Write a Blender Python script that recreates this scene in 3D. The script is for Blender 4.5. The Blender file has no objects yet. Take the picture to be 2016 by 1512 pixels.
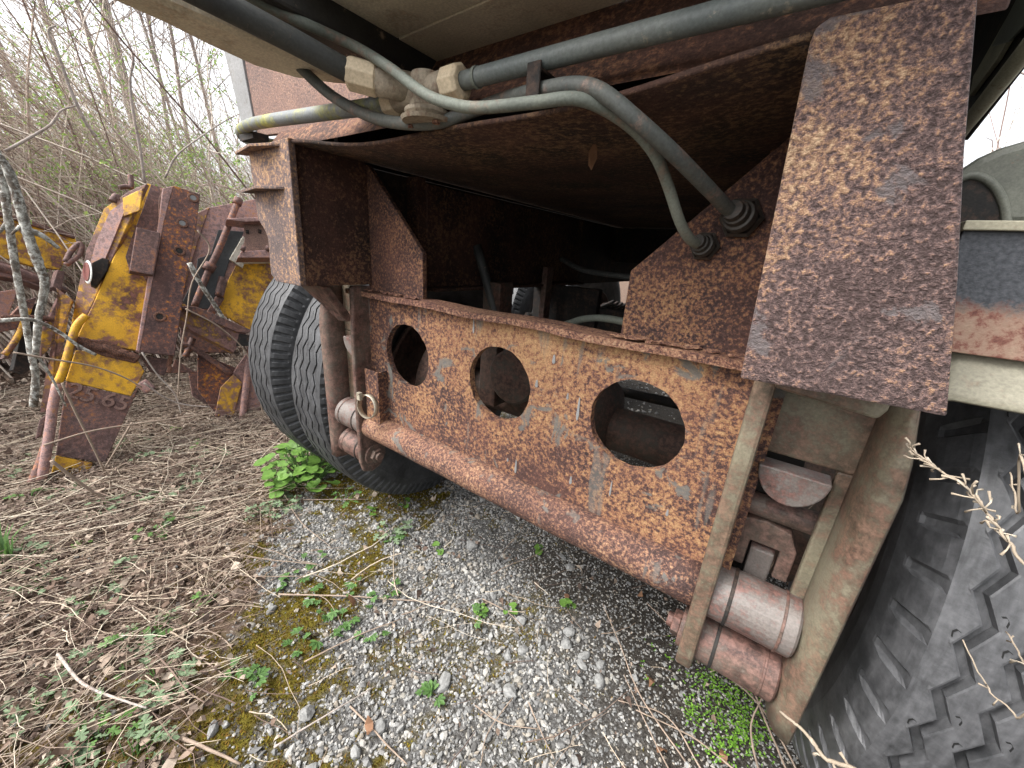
import bpy, math, random
import numpy as np
from mathutils import Vector, Matrix
rng = np.random.default_rng(7); random.seed(7)
sc = bpy.context.scene
COL = sc.collection

# ------------------------------------------------------------------ camera
S = .071
YAW, PITCH, ROLL, FPX = -0.609955, 0.328843, 0.069294, 757.0
CAM = np.array([5.75177*S, -7.62965*S, 3.28616*S + .7061])
_f = np.array([math.sin(YAW)*math.cos(PITCH), math.cos(YAW)*math.cos(PITCH), -math.sin(PITCH)])
_r = np.array([math.cos(YAW), -math.sin(YAW), 0.]); _u = np.cross(_r, _f)
RGT = math.cos(ROLL)*_r + math.sin(ROLL)*_u
UPV = -math.sin(ROLL)*_r + math.cos(ROLL)*_u
cd = bpy.data.cameras.new('camera'); cam = bpy.data.objects.new('camera', cd); COL.objects.link(cam)
cd.sensor_width = 36; cd.lens = 36*FPX/2016; cd.clip_start = .01; cd.clip_end = 400
m = Matrix.Identity(4)
for i in range(3):
    m[i][0], m[i][1], m[i][2], m[i][3] = RGT[i], UPV[i], -_f[i], CAM[i]
cam.matrix_world = m
sc.camera = cam

# ------------------------------------------------------------------ sky, sun, exposure
SUN_EL, SUN_AZ = math.radians(52), math.radians(215)      # azimuth clockwise from +Y
w = bpy.data.worlds.new('World'); sc.world = w; w.use_nodes = True
nt = w.node_tree; nt.nodes.clear()
sky = nt.nodes.new('ShaderNodeTexSky'); sky.sky_type = 'NISHITA'; sky.sun_disc = False
sky.sun_elevation = SUN_EL; sky.sun_rotation = SUN_AZ
sky.air_density = 1.0; sky.dust_density = 5.0; sky.ozone_density = 1.0
hs = nt.nodes.new('ShaderNodeHueSaturation'); hs.inputs['Saturation'].default_value = .18
bg = nt.nodes.new('ShaderNodeBackground'); bg.inputs['Strength'].default_value = .15
wo = nt.nodes.new('ShaderNodeOutputWorld')
nt.links.new(sky.outputs[0], hs.inputs['Color']); nt.links.new(hs.outputs[0], bg.inputs[0]); nt.links.new(bg.outputs[0], wo.inputs[0])
ld = bpy.data.lights.new('sun', 'SUN'); ld.energy = 1.4; ld.angle = math.radians(25); ld.color = (1, .97, .93)
sun = bpy.data.objects.new('sun', ld); COL.objects.link(sun)
sd = Vector((math.sin(SUN_AZ)*math.cos(SUN_EL), math.cos(SUN_AZ)*math.cos(SUN_EL), math.sin(SUN_EL)))
sun.rotation_euler = sd.to_track_quat('Z', 'Y').to_euler()
sc.view_settings.view_transform = 'Standard'; sc.view_settings.look = 'None'
sc.view_settings.exposure = 1.6; sc.view_settings.gamma = 1; sc.view_settings.use_curve_mapping = False
sc.render.engine = 'CYCLES'; sc.render.resolution_x = 1024; sc.render.resolution_y = 768

# ------------------------------------------------------------------ pixel helpers (photo pixels -> points)
def ray(x, y): return (x-1008)/FPX*RGT - (y-756)/FPX*UPV + _f
def atY(x, y, Y): d = ray(x, y); return CAM + d*(Y-CAM[1])/d[1]
def atX(x, y, X): d = ray(x, y); return CAM + d*(X-CAM[0])/d[0]
def atZ(x, y, Z): d = ray(x, y); return CAM + d*(Z-CAM[2])/d[2]
def atPl(x, y, p, n): d = ray(x, y); return CAM + d*(np.dot(np.array(p)-CAM, n)/np.dot(d, n))

# ------------------------------------------------------------------ materials
def new_mat(name):
    mt = bpy.data.materials.new(name); mt.use_nodes = True
    t = mt.node_tree; b = t.nodes['Principled BSDF']
    return mt, t, b
class N:
    def __init__(s, t): s.t = t; s.pos = t.nodes.new('ShaderNodeNewGeometry')
    def lk(s, a, b): s.t.links.new(a, b)
    def noise(s, scale, detail=6, rough=.6, dist=0., off=(0, 0, 0), stretch=(1, 1, 1), vec=None):
        mp = s.t.nodes.new('ShaderNodeMapping'); mp.inputs['Location'].default_value = off; mp.inputs['Scale'].default_value = stretch
        s.lk(vec or s.pos.outputs['Position'], mp.inputs[0])
        n = s.t.nodes.new('ShaderNodeTexNoise'); n.inputs['Scale'].default_value = scale; n.inputs['Detail'].default_value = detail
        n.inputs['Roughness'].default_value = rough; n.inputs['Distortion'].default_value = dist
        s.lk(mp.outputs[0], n.inputs['Vector']); return n.outputs['Fac']
    def ramp(s, fac, stops, interp='LINEAR'):
        r = s.t.nodes.new('ShaderNodeValToRGB'); r.color_ramp.interpolation = interp
        e = r.color_ramp.elements
        while len(e) < len(stops): e.new(.5)
        for k, (p, c) in enumerate(stops):
            e[k].position = p; e[k].color = (c, c, c, 1) if not hasattr(c, '__len__') else (*c, 1)
        s.lk(fac, r.inputs[0]); return r.outputs[0]
    def mix(s, fac, a, b, mode='MIX'):
        x = s.t.nodes.new('ShaderNodeMix'); x.data_type = 'RGBA'; x.blend_type = mode
        for v, i in ((fac, 0), (a, 6), (b, 7)):
            if hasattr(v, 'links'): s.lk(v, x.inputs[i])
            elif i == 0: x.inputs[0].default_value = v
            else: x.inputs[i].default_value = (*v, 1)
        return x.outputs[2]
    def math(s, op, a, b=0., c=0.):
        x = s.t.nodes.new('ShaderNodeMath'); x.operation = op
        for k, v in enumerate((a, b, c)):
            if hasattr(v, 'links'): s.lk(v, x.inputs[k])
            else: x.inputs[k].default_value = v
        return x.outputs[0]
    def bump(s, h, strength, dist, bsdf, normal=None):
        b = s.t.nodes.new('ShaderNodeBump'); b.inputs['Strength'].default_value = strength; b.inputs['Distance'].default_value = dist
        s.lk(h, b.inputs['Height'])
        if normal is not None: s.lk(normal, b.inputs['Normal'])
        s.lk(b.outputs[0], bsdf.inputs['Normal']); return b.outputs[0]

def rust(name, dark=(.060, .030, .027), mid=(.17, .066, .036), orange=(.44, .20, .075), ochre=(.54, .34, .15),
         bias=0., scale=75, grey=.0, greycol=(.115, .115, .105), seed=0., bump=.55, region=.16, rough=.82, bleach=0., tint=.45):
    mt, t, b = new_mat(name); n = N(t); o = (seed*3.1, seed*1.7, seed*2.3)
    f1 = n.noise(scale*2.0, 9, .72, .08, o); big = n.noise(5.5, 3, .5, .3, (o[1]+4, o[2], o[0]))
    mids = n.noise(26, 6, .68, .1, (o[2], o[0]+2, o[1]))
    v = n.math('ADD', f1, n.math('MULTIPLY', n.math('SUBTRACT', big, .5), region*2))
    v = n.math('ADD', v, n.math('MULTIPLY', n.math('SUBTRACT', mids, .5), .22))
    v = n.math('ADD', v, bias)
    if name == 'rust_cross_plate':      # more of the old ochre primer is left round the middle holes
        sx = t.nodes.new('ShaderNodeSeparateXYZ'); n.lk(n.pos.outputs['Position'], sx.inputs[0])
        dx = n.math('MULTIPLY', n.math('SUBTRACT', sx.outputs['X'], .06), 4.2); g1 = n.math('POWER', 2.718, n.math('MULTIPLY', n.math('MULTIPLY', dx, dx), -1.))
        v = n.math('ADD', v, n.math('MULTIPLY', g1, n.math('MULTIPLY_ADD', sx.outputs['Z'], .42, -.245)))
    col = n.ramp(v, [(.36, tuple(c*.6 for c in dark)), (.445, dark), (.495, mid), (.54, orange), (.66, ochre)])
    tn = n.noise(9, 4, .6, 0, (o[0]+9, o[1], o[2]))
    col = n.mix(n.ramp(tn, [(.35, 0.), (.7, tint*.7)]), col, (.19, .082, .056))
    fine = n.noise(420, 3, .6, 0, o)
    col = n.mix(.55, col, n.ramp(fine, [(.32, .35), (.68, 1.5)]), 'MULTIPLY')
    if grey > 0:
        g = n.noise(16, 6, .62, .8, (o[0]+20, o[1]+5, o[2]))
        gm = n.ramp(g, [(.66-grey, 0.), (.70-grey, .85)])
        streak = n.noise(14, 3, .5, .2, (o[0]+2, o[1], o[2]), (2.2, 2.2, .28))
        gm = n.mix(n.ramp(streak, [(.66, 0.), (.70, .7)]), gm, (.8, .8, .8))
        col = n.mix(gm, col, greycol)
    if bleach > 0:
        col = n.mix(bleach, col, (.42, .40, .37))
    n.lk(col, b.inputs['Base Color'])
    b.inputs['Roughness'].default_value = rough; b.inputs['Specular IOR Level'].default_value = .3
    h = n.math('ADD', n.math('MULTIPLY', f1, .7), n.math('MULTIPLY', fine, .35))
    n.bump(h, bump, .012 if name == 'rust_post' else .006, b)
    return mt

def painted(name, paint, rustc=(.15, .06, .035), amt=.5, scale=18, seed=0., rough=.6, dust=.25, dustc=(.30, .27, .21), bump=.25, spots=80):
    """paint that is worn through to rust in patches and spots, with dust"""
    mt, t, b = new_mat(name); n = N(t); o = (seed*2.9, seed*1.3, seed*2.1)
    a = n.noise(scale, 9, .7, .15, o); s2 = n.noise(spots, 7, .7, .1, o)
    v = n.math('ADD', n.math('MULTIPLY', a, .6), n.math('MULTIPLY', s2, .4))
    msk = n.ramp(v, [(1-amt-.06, 0.), (1-amt+.04, 1.)])
    var = n.noise(7, 5, .6, 0, (o[1], o[2], o[0]))
    pc = n.mix(n.ramp(var, [(.3, 0.), (.7, 1.)]), tuple(c*.72 for c in paint), tuple(min(1, c*1.2) for c in paint))
    rc = n.mix(n.ramp(s2, [(.42, 0.), (.6, 1.)]), tuple(c*.45 for c in rustc), tuple(c*1.45 for c in rustc))
    col = n.mix(msk, pc, rc)
    du = n.noise(11, 6, .62, .2, (o[2]+3, o[0], o[1]))
    col = n.mix(n.ramp(du, [(.40, 0.), (.75, dust)]), col, dustc)
    fine = n.noise(330, 3, .6, 0, o)
    col = n.mix(.5, col, n.ramp(fine, [(.3, .6), (.7, 1.3)]), 'MULTIPLY')
    n.lk(col, b.inputs['Base Color']); b.inputs['Roughness'].default_value = rough; b.inputs['Specular IOR Level'].default_value = .35
    n.bump(n.math('ADD', n.math('MULTIPLY', v, -.6), n.math('MULTIPLY', fine, .3)), bump, .005, b)
    return mt

def rubber(name, base=(.030, .030, .031), dust=(.15, .145, .14), amt=.55, rough=.62):
    mt, t, b = new_mat(name); n = N(t)
    a = n.noise(14, 7, .65, .3); c2 = n.noise(120, 5, .6); st = n.noise(30, 5, .6, .2, (3, 0, 0), (3, .6, .6))
    v = n.math('ADD', n.math('MULTIPLY', a, .5), n.math('MULTIPLY', st, .5))
    col = n.mix(n.ramp(v, [(.38, 0.), (.68, amt)]), base, dust)
    col = n.mix(.6, col, n.ramp(c2, [(.3, .6), (.72, 1.35)]), 'MULTIPLY')
    n.lk(col, b.inputs['Base Color']); b.inputs['Roughness'].default_value = rough; b.inputs['Specular IOR Level'].default_value = .4
    n.bump(c2, .15, .003, b); return mt

def island(name, cols, rough=.85, spec=.25, vary=.25, trans=0., noise_scale=60, bump=0.):
    """each loose piece takes one of several colours"""
    mt, t, b = new_mat(name); n = N(t)
    k = len(cols); st = [(i/k, c) for i, c in enumerate(cols)]
    col = n.ramp(n.pos.outputs['Random Per Island'], st, 'CONSTANT')
    a = n.noise(noise_scale, 5, .6)
    col = n.mix(1., col, n.ramp(a, [(.3, 1-vary), (.7, 1+vary)]), 'MULTIPLY')
    n.lk(col, b.inputs['Base Color']); b.inputs['Roughness'].default_value = rough; b.inputs['Specular IOR Level'].default_value = spec
    if trans > 0:
        tr = t.nodes.new('ShaderNodeBsdfTranslucent'); n.lk(col, tr.inputs[0])
        mx = t.nodes.new('ShaderNodeMixShader'); mx.inputs[0].default_value = trans
        n.lk(b.outputs[0], mx.inputs[1]); n.lk(tr.outputs[0], mx.inputs[2]); n.lk(mx.outputs[0], t.nodes['Material Output'].inputs[0])
    if bump > 0: n.bump(a, bump, .003, b)
    return mt

MT = {}
MT['plate'] = rust('rust_cross_plate', dark=(.045, .027, .026), mid=(.125, .062, .043), orange=(.24, .118, .062), ochre=(.35, .215, .105), bias=-.012, scale=80, grey=.075, seed=1, region=.16)
MT['flange'] = rust('rust_flange', mid=(.16, .08, .055), orange=(.25, .13, .078), ochre=(.34, .23, .145), bias=.0, scale=110, seed=2)
MT['tube'] = rust('rust_tube', dark=(.055, .034, .031), mid=(.13, .07, .052), orange=(.22, .115, .07), ochre=(.35, .235, .14), bias=-.01, scale=95, grey=.06, seed=3)
MT['gusset'] = rust('rust_gusset', dark=(.042, .026, .025), mid=(.10, .05, .036), orange=(.19, .093, .051), ochre=(.29, .175, .088), bias=-.02, scale=95, seed=4, grey=.0)
MT['post'] = rust('rust_post', dark=(.17, .115, .108), mid=(.26, .165, .142), orange=(.38, .22, .135), ochre=(.56, .39, .25), bias=-.016, scale=105, grey=.05, greycol=(.19, .165, .165), seed=5, bump=1., region=.26, rough=.5, tint=.06)
MT['post_left'] = rust('rust_post_left', dark=(.09, .058, .055), mid=(.135, .08, .064), orange=(.29, .155, .075), ochre=(.38, .25, .13), bias=-.03, scale=75, seed=6, bleach=.08, tint=.12)
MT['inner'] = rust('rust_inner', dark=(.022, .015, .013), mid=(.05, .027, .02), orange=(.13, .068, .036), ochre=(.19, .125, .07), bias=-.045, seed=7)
MT['sill'] = rust('rust_sill', dark=(.055, .033, .027), mid=(.105, .053, .036), orange=(.19, .095, .053), ochre=(.27, .16, .09), bias=-.03, scale=55, seed=8)
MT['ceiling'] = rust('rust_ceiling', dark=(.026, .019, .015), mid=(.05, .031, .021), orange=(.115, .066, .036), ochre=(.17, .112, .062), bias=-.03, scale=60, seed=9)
MT['panel'] = rust('rust_side_panel', dark=(.12, .07, .06), mid=(.19, .10, .075), orange=(.25, .14, .095), ochre=(.32, .21, .15), bias=-.02, scale=120, seed=10, bleach=.10)
MT['casting'] = painted('weathered_casting', (.14, .122, .088), (.10, .058, .042), .505, 13, 3, .5, .3, (.21, .20, .13))
MT['casting_rusty'] = painted('rusty_casting', (.115, .09, .075), (.095, .05, .04), .56, 12, 5, .6, .25)
MT['roller'] = painted('worn_steel_roller', (.135, .118, .108), (.10, .052, .044), .46, 22, 6, .42, .2, (.24, .215, .19), .2, 130)
MT['tan'] = painted('tan_underside', (.60, .535, .41), (.36, .28, .20), .42, 14, 8, .8, .3, (.42, .37, .28), .3, 150)
MT['black_bar'] = painted('black_painted_bar', (.022, .022, .021), (.30, .22, .15), .375, 16, 9, .5, .12, (.2, .18, .15))
MT['nut'] = painted('sand_painted_fitting', (.56, .46, .32), (.12, .085, .06), .34, 20, 10, .6, .2, (.5, .42, .3), .15)
MT['junction'] = painted('dusty_junction', (.26, .22, .165), (.12, .07, .045), .45, 30, 11, .75, .35, (.4, .35, .27), .4)
MT['conduit'] = painted('grey_conduit', (.095, .11, .108), (.32, .27, .2), .36, 28, 12, .5, .3, (.26, .26, .22), .2, 60)
MT['conduit_mossy'] = painted('mossy_conduit', (.16, .175, .18), (.22, .22, .05), .47, 10, 13, .5, .2, (.3, .3, .27), .2, 30)
MT['hose'] = painted('faded_rubber_hose', (.135, .15, .128), (.13, .085, .065), .42, 25, 14, .7, .5, (.24, .25, .2), .3, 70)
MT['hose_mid'] = painted('dirty_grey_hose', (.085, .092, .086), (.15, .10, .08), .42, 25, 26, .6, .35, (.2, .2, .165), .3, 70)
MT['hose_dark'] = painted('black_rubber_hose', (.04, .043, .043), (.18, .13, .10), .38, 25, 15, .55, .2, (.16, .16, .13), .2, 70)
MT['fitting'] = painted('oily_fitting', (.03, .028, .025), (.10, .055, .035), .42, 35, 16, .5, .2, (.13, .1, .08))
MT['olive'] = painted('olive_body_paint', (.13, .135, .11), (.2, .10, .06), .36, 8, 17, .5, .25, (.27, .26, .2), .15)
MT['tan_rail'] = painted('pale_rail', (.38, .35, .26), (.16, .12, .08), .38, 20, 18, .7, .3, (.45, .42, .3))
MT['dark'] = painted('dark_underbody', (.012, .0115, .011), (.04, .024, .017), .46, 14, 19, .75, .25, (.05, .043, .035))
MT['axle'] = painted('greasy_axle_brown', (.06, .05, .041), (.075, .04, .03), .52, 16, 20, .7, .35, (.10, .088, .07))
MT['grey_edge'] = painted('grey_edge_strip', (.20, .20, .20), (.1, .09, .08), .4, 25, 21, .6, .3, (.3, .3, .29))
MT['tyre'] = rubber('weathered_tyre', (.028, .029, .031), (.145, .146, .153), .75, .5)
MT['tyre_left'] = rubber('weathered_tyre_left', (.022, .023, .025), (.10, .102, .107), .7, .55)
MT['tyre_dark'] = rubber('sipe_black', (.006, .006, .006), (.01, .01, .01), .1, .8)
MT['clamp'] = painted('tarnished_clamp', (.46, .42, .33), (.10, .075, .055), .43, 60, 22, .42, .2, (.5, .46, .38), .15, 200)
MT['clamp'].node_tree.nodes['Principled BSDF'].inputs['Metallic'].default_value = .35
def beam_mat():
    mt, t, b = new_mat('beam_rust_below'); n = N(t)
    sx = t.nodes.new('ShaderNodeSeparateXYZ'); n.lk(n.pos.outputs['Position'], sx.inputs[0])
    a = n.noise(75, 8, .72, .1); f2 = n.noise(260, 3)
    edge = n.math('ADD', sx.outputs['Z'], n.math('MULTIPLY', n.math('SUBTRACT', a, .5), .05))
    msk = n.ramp(n.math('MULTIPLY_ADD', edge, 12., -10.5), [(.45, 0.), (.62, 1.)])
    up = n.ramp(f2, [(.3, (.03, .033, .04)), (.7, (.085, .09, .10))])
    lo = n.ramp(a, [(.36, (.12, .04, .03)), (.43, (.20, .085, .06)), (.5, (.29, .18, .13)), (.7, (.33, .24, .17))])
    n.lk(n.mix(msk, lo, up), b.inputs['Base Color']); b.inputs['Roughness'].default_value = .7; n.bump(f2, .3, .003, b); return mt
MT['beam'] = beam_mat()
# scrap
YEL = (.66, .36, .018)
MT['yellow'] = painted('chipped_yellow_paint', YEL, (.14, .06, .045), .475, 9, 31, .55, .10, (.30, .18, .08), .5, 45)
MT['yellow_worn'] = painted('mostly_rusted_yellow_paint', YEL, (.15, .08, .07), .535, 6, 33, .65, .12, (.26, .17, .13), .4, 40)
MT['brown'] = rust('brown_scrap_rust', dark=(.14, .09, .084), mid=(.18, .108, .097), orange=(.25, .115, .075), ochre=(.40, .18, .07), bias=-.06, scale=34, seed=15, region=.2, rough=.7, bump=.3)
MT['brown_orange'] = rust('orange_scrap_rust', dark=(.10, .058, .054), mid=(.145, .068, .055), orange=(.30, .10, .035), ochre=(.55, .27, .02), bias=-.045, scale=32, seed=17, region=.25, rough=.7, bump=.3)
MT['pink'] = rust('pinkish_scrap_rust', dark=(.29, .19, .18), mid=(.36, .225, .21), orange=(.38, .20, .15), ochre=(.42, .22, .10), bias=-.04, scale=30, seed=19, rough=.6, bump=.2)
MT['weld_number'] = rust('weld_number_bead', dark=(.19, .13, .115), mid=(.23, .15, .13), orange=(.27, .16, .13), ochre=(.3, .2, .16), scale=120, seed=23)
MT['mudguard'] = painted('olive_tan_mudguard', (.25, .235, .175), (.14, .10, .07), .40, 10, 24, .6, .3, (.32, .3, .24), .15)
MT['weld'] = rust('weld_bead', dark=(.06, .035, .03), mid=(.11, .06, .045), orange=(.17, .08, .05), ochre=(.22, .12, .08), bias=0, scale=120, seed=21, bump=.9)
MT['sheet'] = rubber('black_rubber_sheet', (.022, .024, .026), (.06, .065, .07), .5, .6)
MT['board'] = painted('flaking_white_board', (.62, .60, .52), (.3, .24, .17), .42, 12, 35, .8, .2, (.5, .45, .36))
MT['disc_white'] = painted('white_ring', (.62, .64, .62), (.3, .2, .15), .34, 30, 36, .5, .2)
MT['disc_red'] = painted('faded_red_centre', (.20, .06, .055), (.12, .05, .04), .45, 30, 37, .5, .2)
# nature
MT['bark_lichen'] = painted('lichen_bark', (.50, .50, .46), (.085, .065, .05), .505, 45, 41, .9, .25, (.62, .62, .56), .7, 110)
MT['bark'] = painted('grey_brown_bark', (.42, .375, .34), (.29, .24, .21), .5, 12, 43, .95, .3, (.32, .28, .25), .6, 60)
MT['stem'] = island('brush_stems', [(.42, .335, .285), (.56, .475, .405), (.25, .18, .155), (.64, .56, .48), (.38, .29, .25), (.60, .52, .44)], .85)
MT['spring_leaf'] = island('spring_leaves', [(.26, .38, .10), (.22, .33, .09), (.34, .44, .12), (.22, .33, .12)], .6, .3, .2, .35)
MT['stone'] = island('gravel_stone', [tuple((.27+(v-.27)*.8)*.67*k_ for v, k_ in zip(q, (1.03, 1., .93))) for q in [(.36, .37, .385), (.25, .26, .275), (.46, .46, .46), (.31, .31, .32), (.17, .175, .185), (.40, .385, .36), (.52, .51, .50), (.22, .225, .24), (.34, .30, .255), (.13, .13, .135), (.42, .43, .45), (.29, .30, .315)]], .85, .3, .3, 0, 130, .25)
MT['litter'] = island('leaf_litter', [(.155, .108, .082), (.23, .17, .132), (.08, .056, .044), (.32, .25, .195), (.12, .083, .066), (.19, .145, .118), (.06, .043, .035), (.40, .33, .265)], .85, .2, .25, .15, 70)
MT['straw'] = island('dry_stalks', [(.30, .24, .18), (.22, .165, .125), (.40, .33, .25), (.15, .105, .082), (.26, .20, .155), (.10, .068, .056), (.45, .39, .31)], .8, .25, .2)
MT['straw_pale'] = island('pale_stalk', [(.30, .25, .19), (.25, .205, .155), (.33, .285, .225)], .8, .25, .2)
MT['moss'] = island('moss', [(.125, .09, .012), (.16, .125, .016), (.115, .066, .014), (.19, .155, .025), (.14, .082, .018), (.09, .085, .014)], .95, .1, .3, .15)
MT['leaf_bright'] = island('bright_leaf', [(.095, .19, .034), (.12, .23, .043), (.08, .165, .03)], .5, .35, .2, .3)
MT['leaf_mid'] = island('mid_leaf', [(.085, .17, .045), (.11, .21, .055), (.075, .15, .045)], .55, .3, .2, .3)
MT['leaf_pale'] = island('pale_downy_leaf', [(.15, .21, .115), (.18, .245, .145), (.12, .18, .085)], .8, .15, .2, .25)
MT['seedling'] = island('seedling_leaf', [(.14, .29, .03), (.18, .35, .045), (.11, .25, .028)], .5, .35, .2, .3)
MT['dead_leaf'] = island('dead_leaf_brown', [(.17, .09, .055), (.22, .12, .07)], .75, .2, .25, .2)
def ground_mat():
    mt, t, b = new_mat('soil'); n = N(t)
    at = t.nodes.new('ShaderNodeAttribute'); at.attribute_name = 'zone'
    sp = t.nodes.new('ShaderNodeSeparateColor'); n.lk(at.outputs['Color'], sp.inputs[0])
    a = n.noise(30, 8, .65); c = n.noise(160, 6, .7); d = n.noise(500, 3, .6)
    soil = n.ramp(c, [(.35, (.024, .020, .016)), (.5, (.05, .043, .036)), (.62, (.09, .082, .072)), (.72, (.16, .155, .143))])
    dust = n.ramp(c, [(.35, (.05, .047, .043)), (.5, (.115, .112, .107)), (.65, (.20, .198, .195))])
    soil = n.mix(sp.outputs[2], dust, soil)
    lit = n.ramp(c, [(.3, (.05, .032, .024)), (.5, (.12, .08, .058)), (.7, (.21, .145, .11))])
    mo = n.ramp(a, [(.3, (.05, .036, .008)), (.5, (.10, .075, .012)), (.6, (.12, .10, .014)), (.75, (.14, .085, .02))])
    col = n.mix(sp.outputs[0], soil, lit)
    col = n.mix(n.math('MULTIPLY', sp.outputs[1], n.ramp(a, [(.36, 0.), (.5, 1.)])), col, mo)
    n.lk(col, b.inputs['Base Color']); b.inputs['Roughness'].default_value = .95; b.inputs['Specular IOR Level'].default_value = .15
    n.bump(n.math('ADD', c, n.math('MULTIPLY', d, .4)), .8, .012, b); return mt
MT['ground'] = ground_mat()

# ------------------------------------------------------------------ mesh helpers
class MB:
    def __init__(s): s.v = []; s.f = []; s.sm = []
    def add(s, V, F, smooth=False):
        o = len(s.v); s.v += [tuple(map(float, p)) for p in V]; s.f += [tuple(i+o for i in q) for q in F]; s.sm += [smooth]*len(F); return s
    def box(s, a, b):
        (x0, y0, z0), (x1, y1, z1) = np.minimum(a, b), np.maximum(a, b)
        V = [(x, y, z) for x in (x0, x1) for y in (y0, y1) for z in (z0, z1)]
        return s.add(V, [(0, 1, 3, 2), (4, 6, 7, 5), (0, 4, 5, 1), (2, 3, 7, 6), (0, 2, 6, 4), (1, 5, 7, 3)])
    def prism(s, poly, off):
        """closed polygon (3-D points) extruded by the vector off"""
        P = np.array(poly, float); off = np.array(off, float); n = len(P)
        nr = sum((np.cross(P[i]-P[0], P[(i+1) % n]-P[0]) for i in range(n)), np.zeros(3))
        if np.dot(nr, off) > 0: P = P[::-1]
        V = list(P)+list(P+off)
        F = [tuple(range(n)), tuple(range(2*n-1, n-1, -1))]+[((i+1) % n, i, n+i, n+(i+1) % n) for i in range(n)]
        return s.add(V, F)
    def tube(s, path, rad, n=12, cap=True, smooth=True):
        P = np.array(path, float); K = len(P); R = np.broadcast_to(np.array(rad, float), (K,))
        T = np.gradient(P, axis=0); T /= np.linalg.norm(T, axis=1)[:, None]
        a = np.array([0, 0, 1.]) if abs(T[0][2]) < .9 else np.array([1., 0, 0])
        U = np.cross(T[0], a); U /= np.linalg.norm(U); V = []
        for k in range(K):
            U = U-np.dot(U, T[k])*T[k]; U /= np.linalg.norm(U); W = np.cross(T[k], U)
            for j in range(n):
                t = 2*math.pi*j/n; V.append(P[k]+R[k]*(math.cos(t)*U+math.sin(t)*W))
        F = [(k*n+j, k*n+(j+1) % n, (k+1)*n+(j+1) % n, (k+1)*n+j) for k in range(K-1) for j in range(n)]
        s.add(V, F, smooth)
        if cap: s.f += [tuple(len(s.v)-K*n+j for j in range(n-1, -1, -1)), tuple(len(s.v)-n+j for j in range(n))]; s.sm += [False, False]
        return s
    def lathe(s, c, axis, prof, n=32, smooth=False, a0=0., a1=2*math.pi):
        """prof: list of (along, radius) about the axis through c"""
        c = np.array(c, float); A = np.array(axis, float); A /= np.linalg.norm(A)
        q = np.array([0, 0, 1.]) if abs(A[2]) < .9 else np.array([1., 0, 0]); U = np.cross(q, A); U /= np.linalg.norm(U); W = np.cross(A, U)
        V = [c+A*h+r*(math.cos(t)*U+math.sin(t)*W) for (h, r) in prof for t in np.linspace(a0, a1, n, endpoint=False)]
        F = [(k*n+j, k*n+(j+1) % n, (k+1)*n+(j+1) % n, (k+1)*n+j) for k in range(len(prof)-1) for j in range(n)]
        return s.add(V, F, smooth)
    def cyl(s, a, b, r, n=24, bev=.0):
        a, b = np.array(a, float), np.array(b, float); L = np.linalg.norm(b-a); bev = bev or min(r, L)*.08
        return s.lathe(a, b-a, [(0, 0.0001), (0, r-bev), (bev, r), (L-bev, r), (L, r-bev), (L, .0001)], n)
    def build(s, name, mat, parent=None, bevel=0., auto=None, mirror=False):
        me = bpy.data.meshes.new(name)
        V = [(-x, y, z) for x, y, z in s.v] if mirror else s.v
        F = [f[::-1] for f in s.f] if mirror else s.f
        me.from_pydata(V, [], F); me.polygons.foreach_set('use_smooth', s.sm); me.update()
        me.materials.append(MT[mat])
        return link(name, me, parent, bevel)
def link(name, me, parent=None, bevel=0.):
    o = bpy.data.objects.new(name, me); COL.objects.link(o)
    if parent is not None: o.parent = parent
    if bevel:
        b = o.modifiers.new('bevel', 'BEVEL'); b.width = bevel; b.segments = 2; b.limit_method = 'ANGLE'; b.angle_limit = math.radians(40)
    return o
def tag(o, label=None, cat=None, group=None, kind=None):
    if label: o['label'] = label
    if cat: o['category'] = cat
    if group: o['group'] = group
    if kind: o['kind'] = kind
    return o
def empty(name, loc=(0, 0, 0)):
    o = bpy.data.objects.new(name, None); COL.objects.link(o); o.location = [float(v) for v in loc]; o.empty_display_size = .1; return o
def mesh_np(name, V, F, mat, smooth=False):
    """V (n,3), F (m,k) arrays"""
    me = bpy.data.meshes.new(name); k = F.shape[1]
    me.vertices.add(len(V)); me.vertices.foreach_set('co', np.ascontiguousarray(V, np.float32).ravel())
    me.loops.add(F.size); me.loops.foreach_set('vertex_index', np.ascontiguousarray(F, np.int32).ravel())
    me.polygons.add(len(F)); me.polygons.foreach_set('loop_start', np.arange(0, F.size, k, dtype=np.int32))
    me.polygons.foreach_set('use_smooth', np.full(len(F), smooth)); me.update(calc_edges=True); me.validate()
    me.materials.append(MT[mat]); return me
def many_tubes(P, R, n=3):
    """P (N,K,3) paths, R (N,K) radii -> verts, quads"""
    Nn, K, _ = P.shape
    T = np.gradient(P, axis=1); T /= np.linalg.norm(T, axis=2, keepdims=True)+1e-9
    a = np.where(np.abs(T[..., 2:3]) < .8, np.array([0, 0, 1.]), np.array([1., 0, 0]))
    U = np.cross(T, a); U /= np.linalg.norm(U, axis=2, keepdims=True)+1e-9; W = np.cross(T, U)
    th = np.arange(n)*2*math.pi/n
    V = P[:, :, None, :]+R[:, :, None, None]*(np.cos(th)[:, None]*U[:, :, None, :]+np.sin(th)[:, None]*W[:, :, None, :])
    idx = np.arange(Nn*K*n).reshape(Nn, K, n); nx = np.roll(idx, -1, 2)
    F = np.stack([idx[:, :-1], nx[:, :-1], nx[:, 1:], idx[:, 1:]], -1).reshape(-1, 4)
    return V.reshape(-1, 3), F
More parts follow.
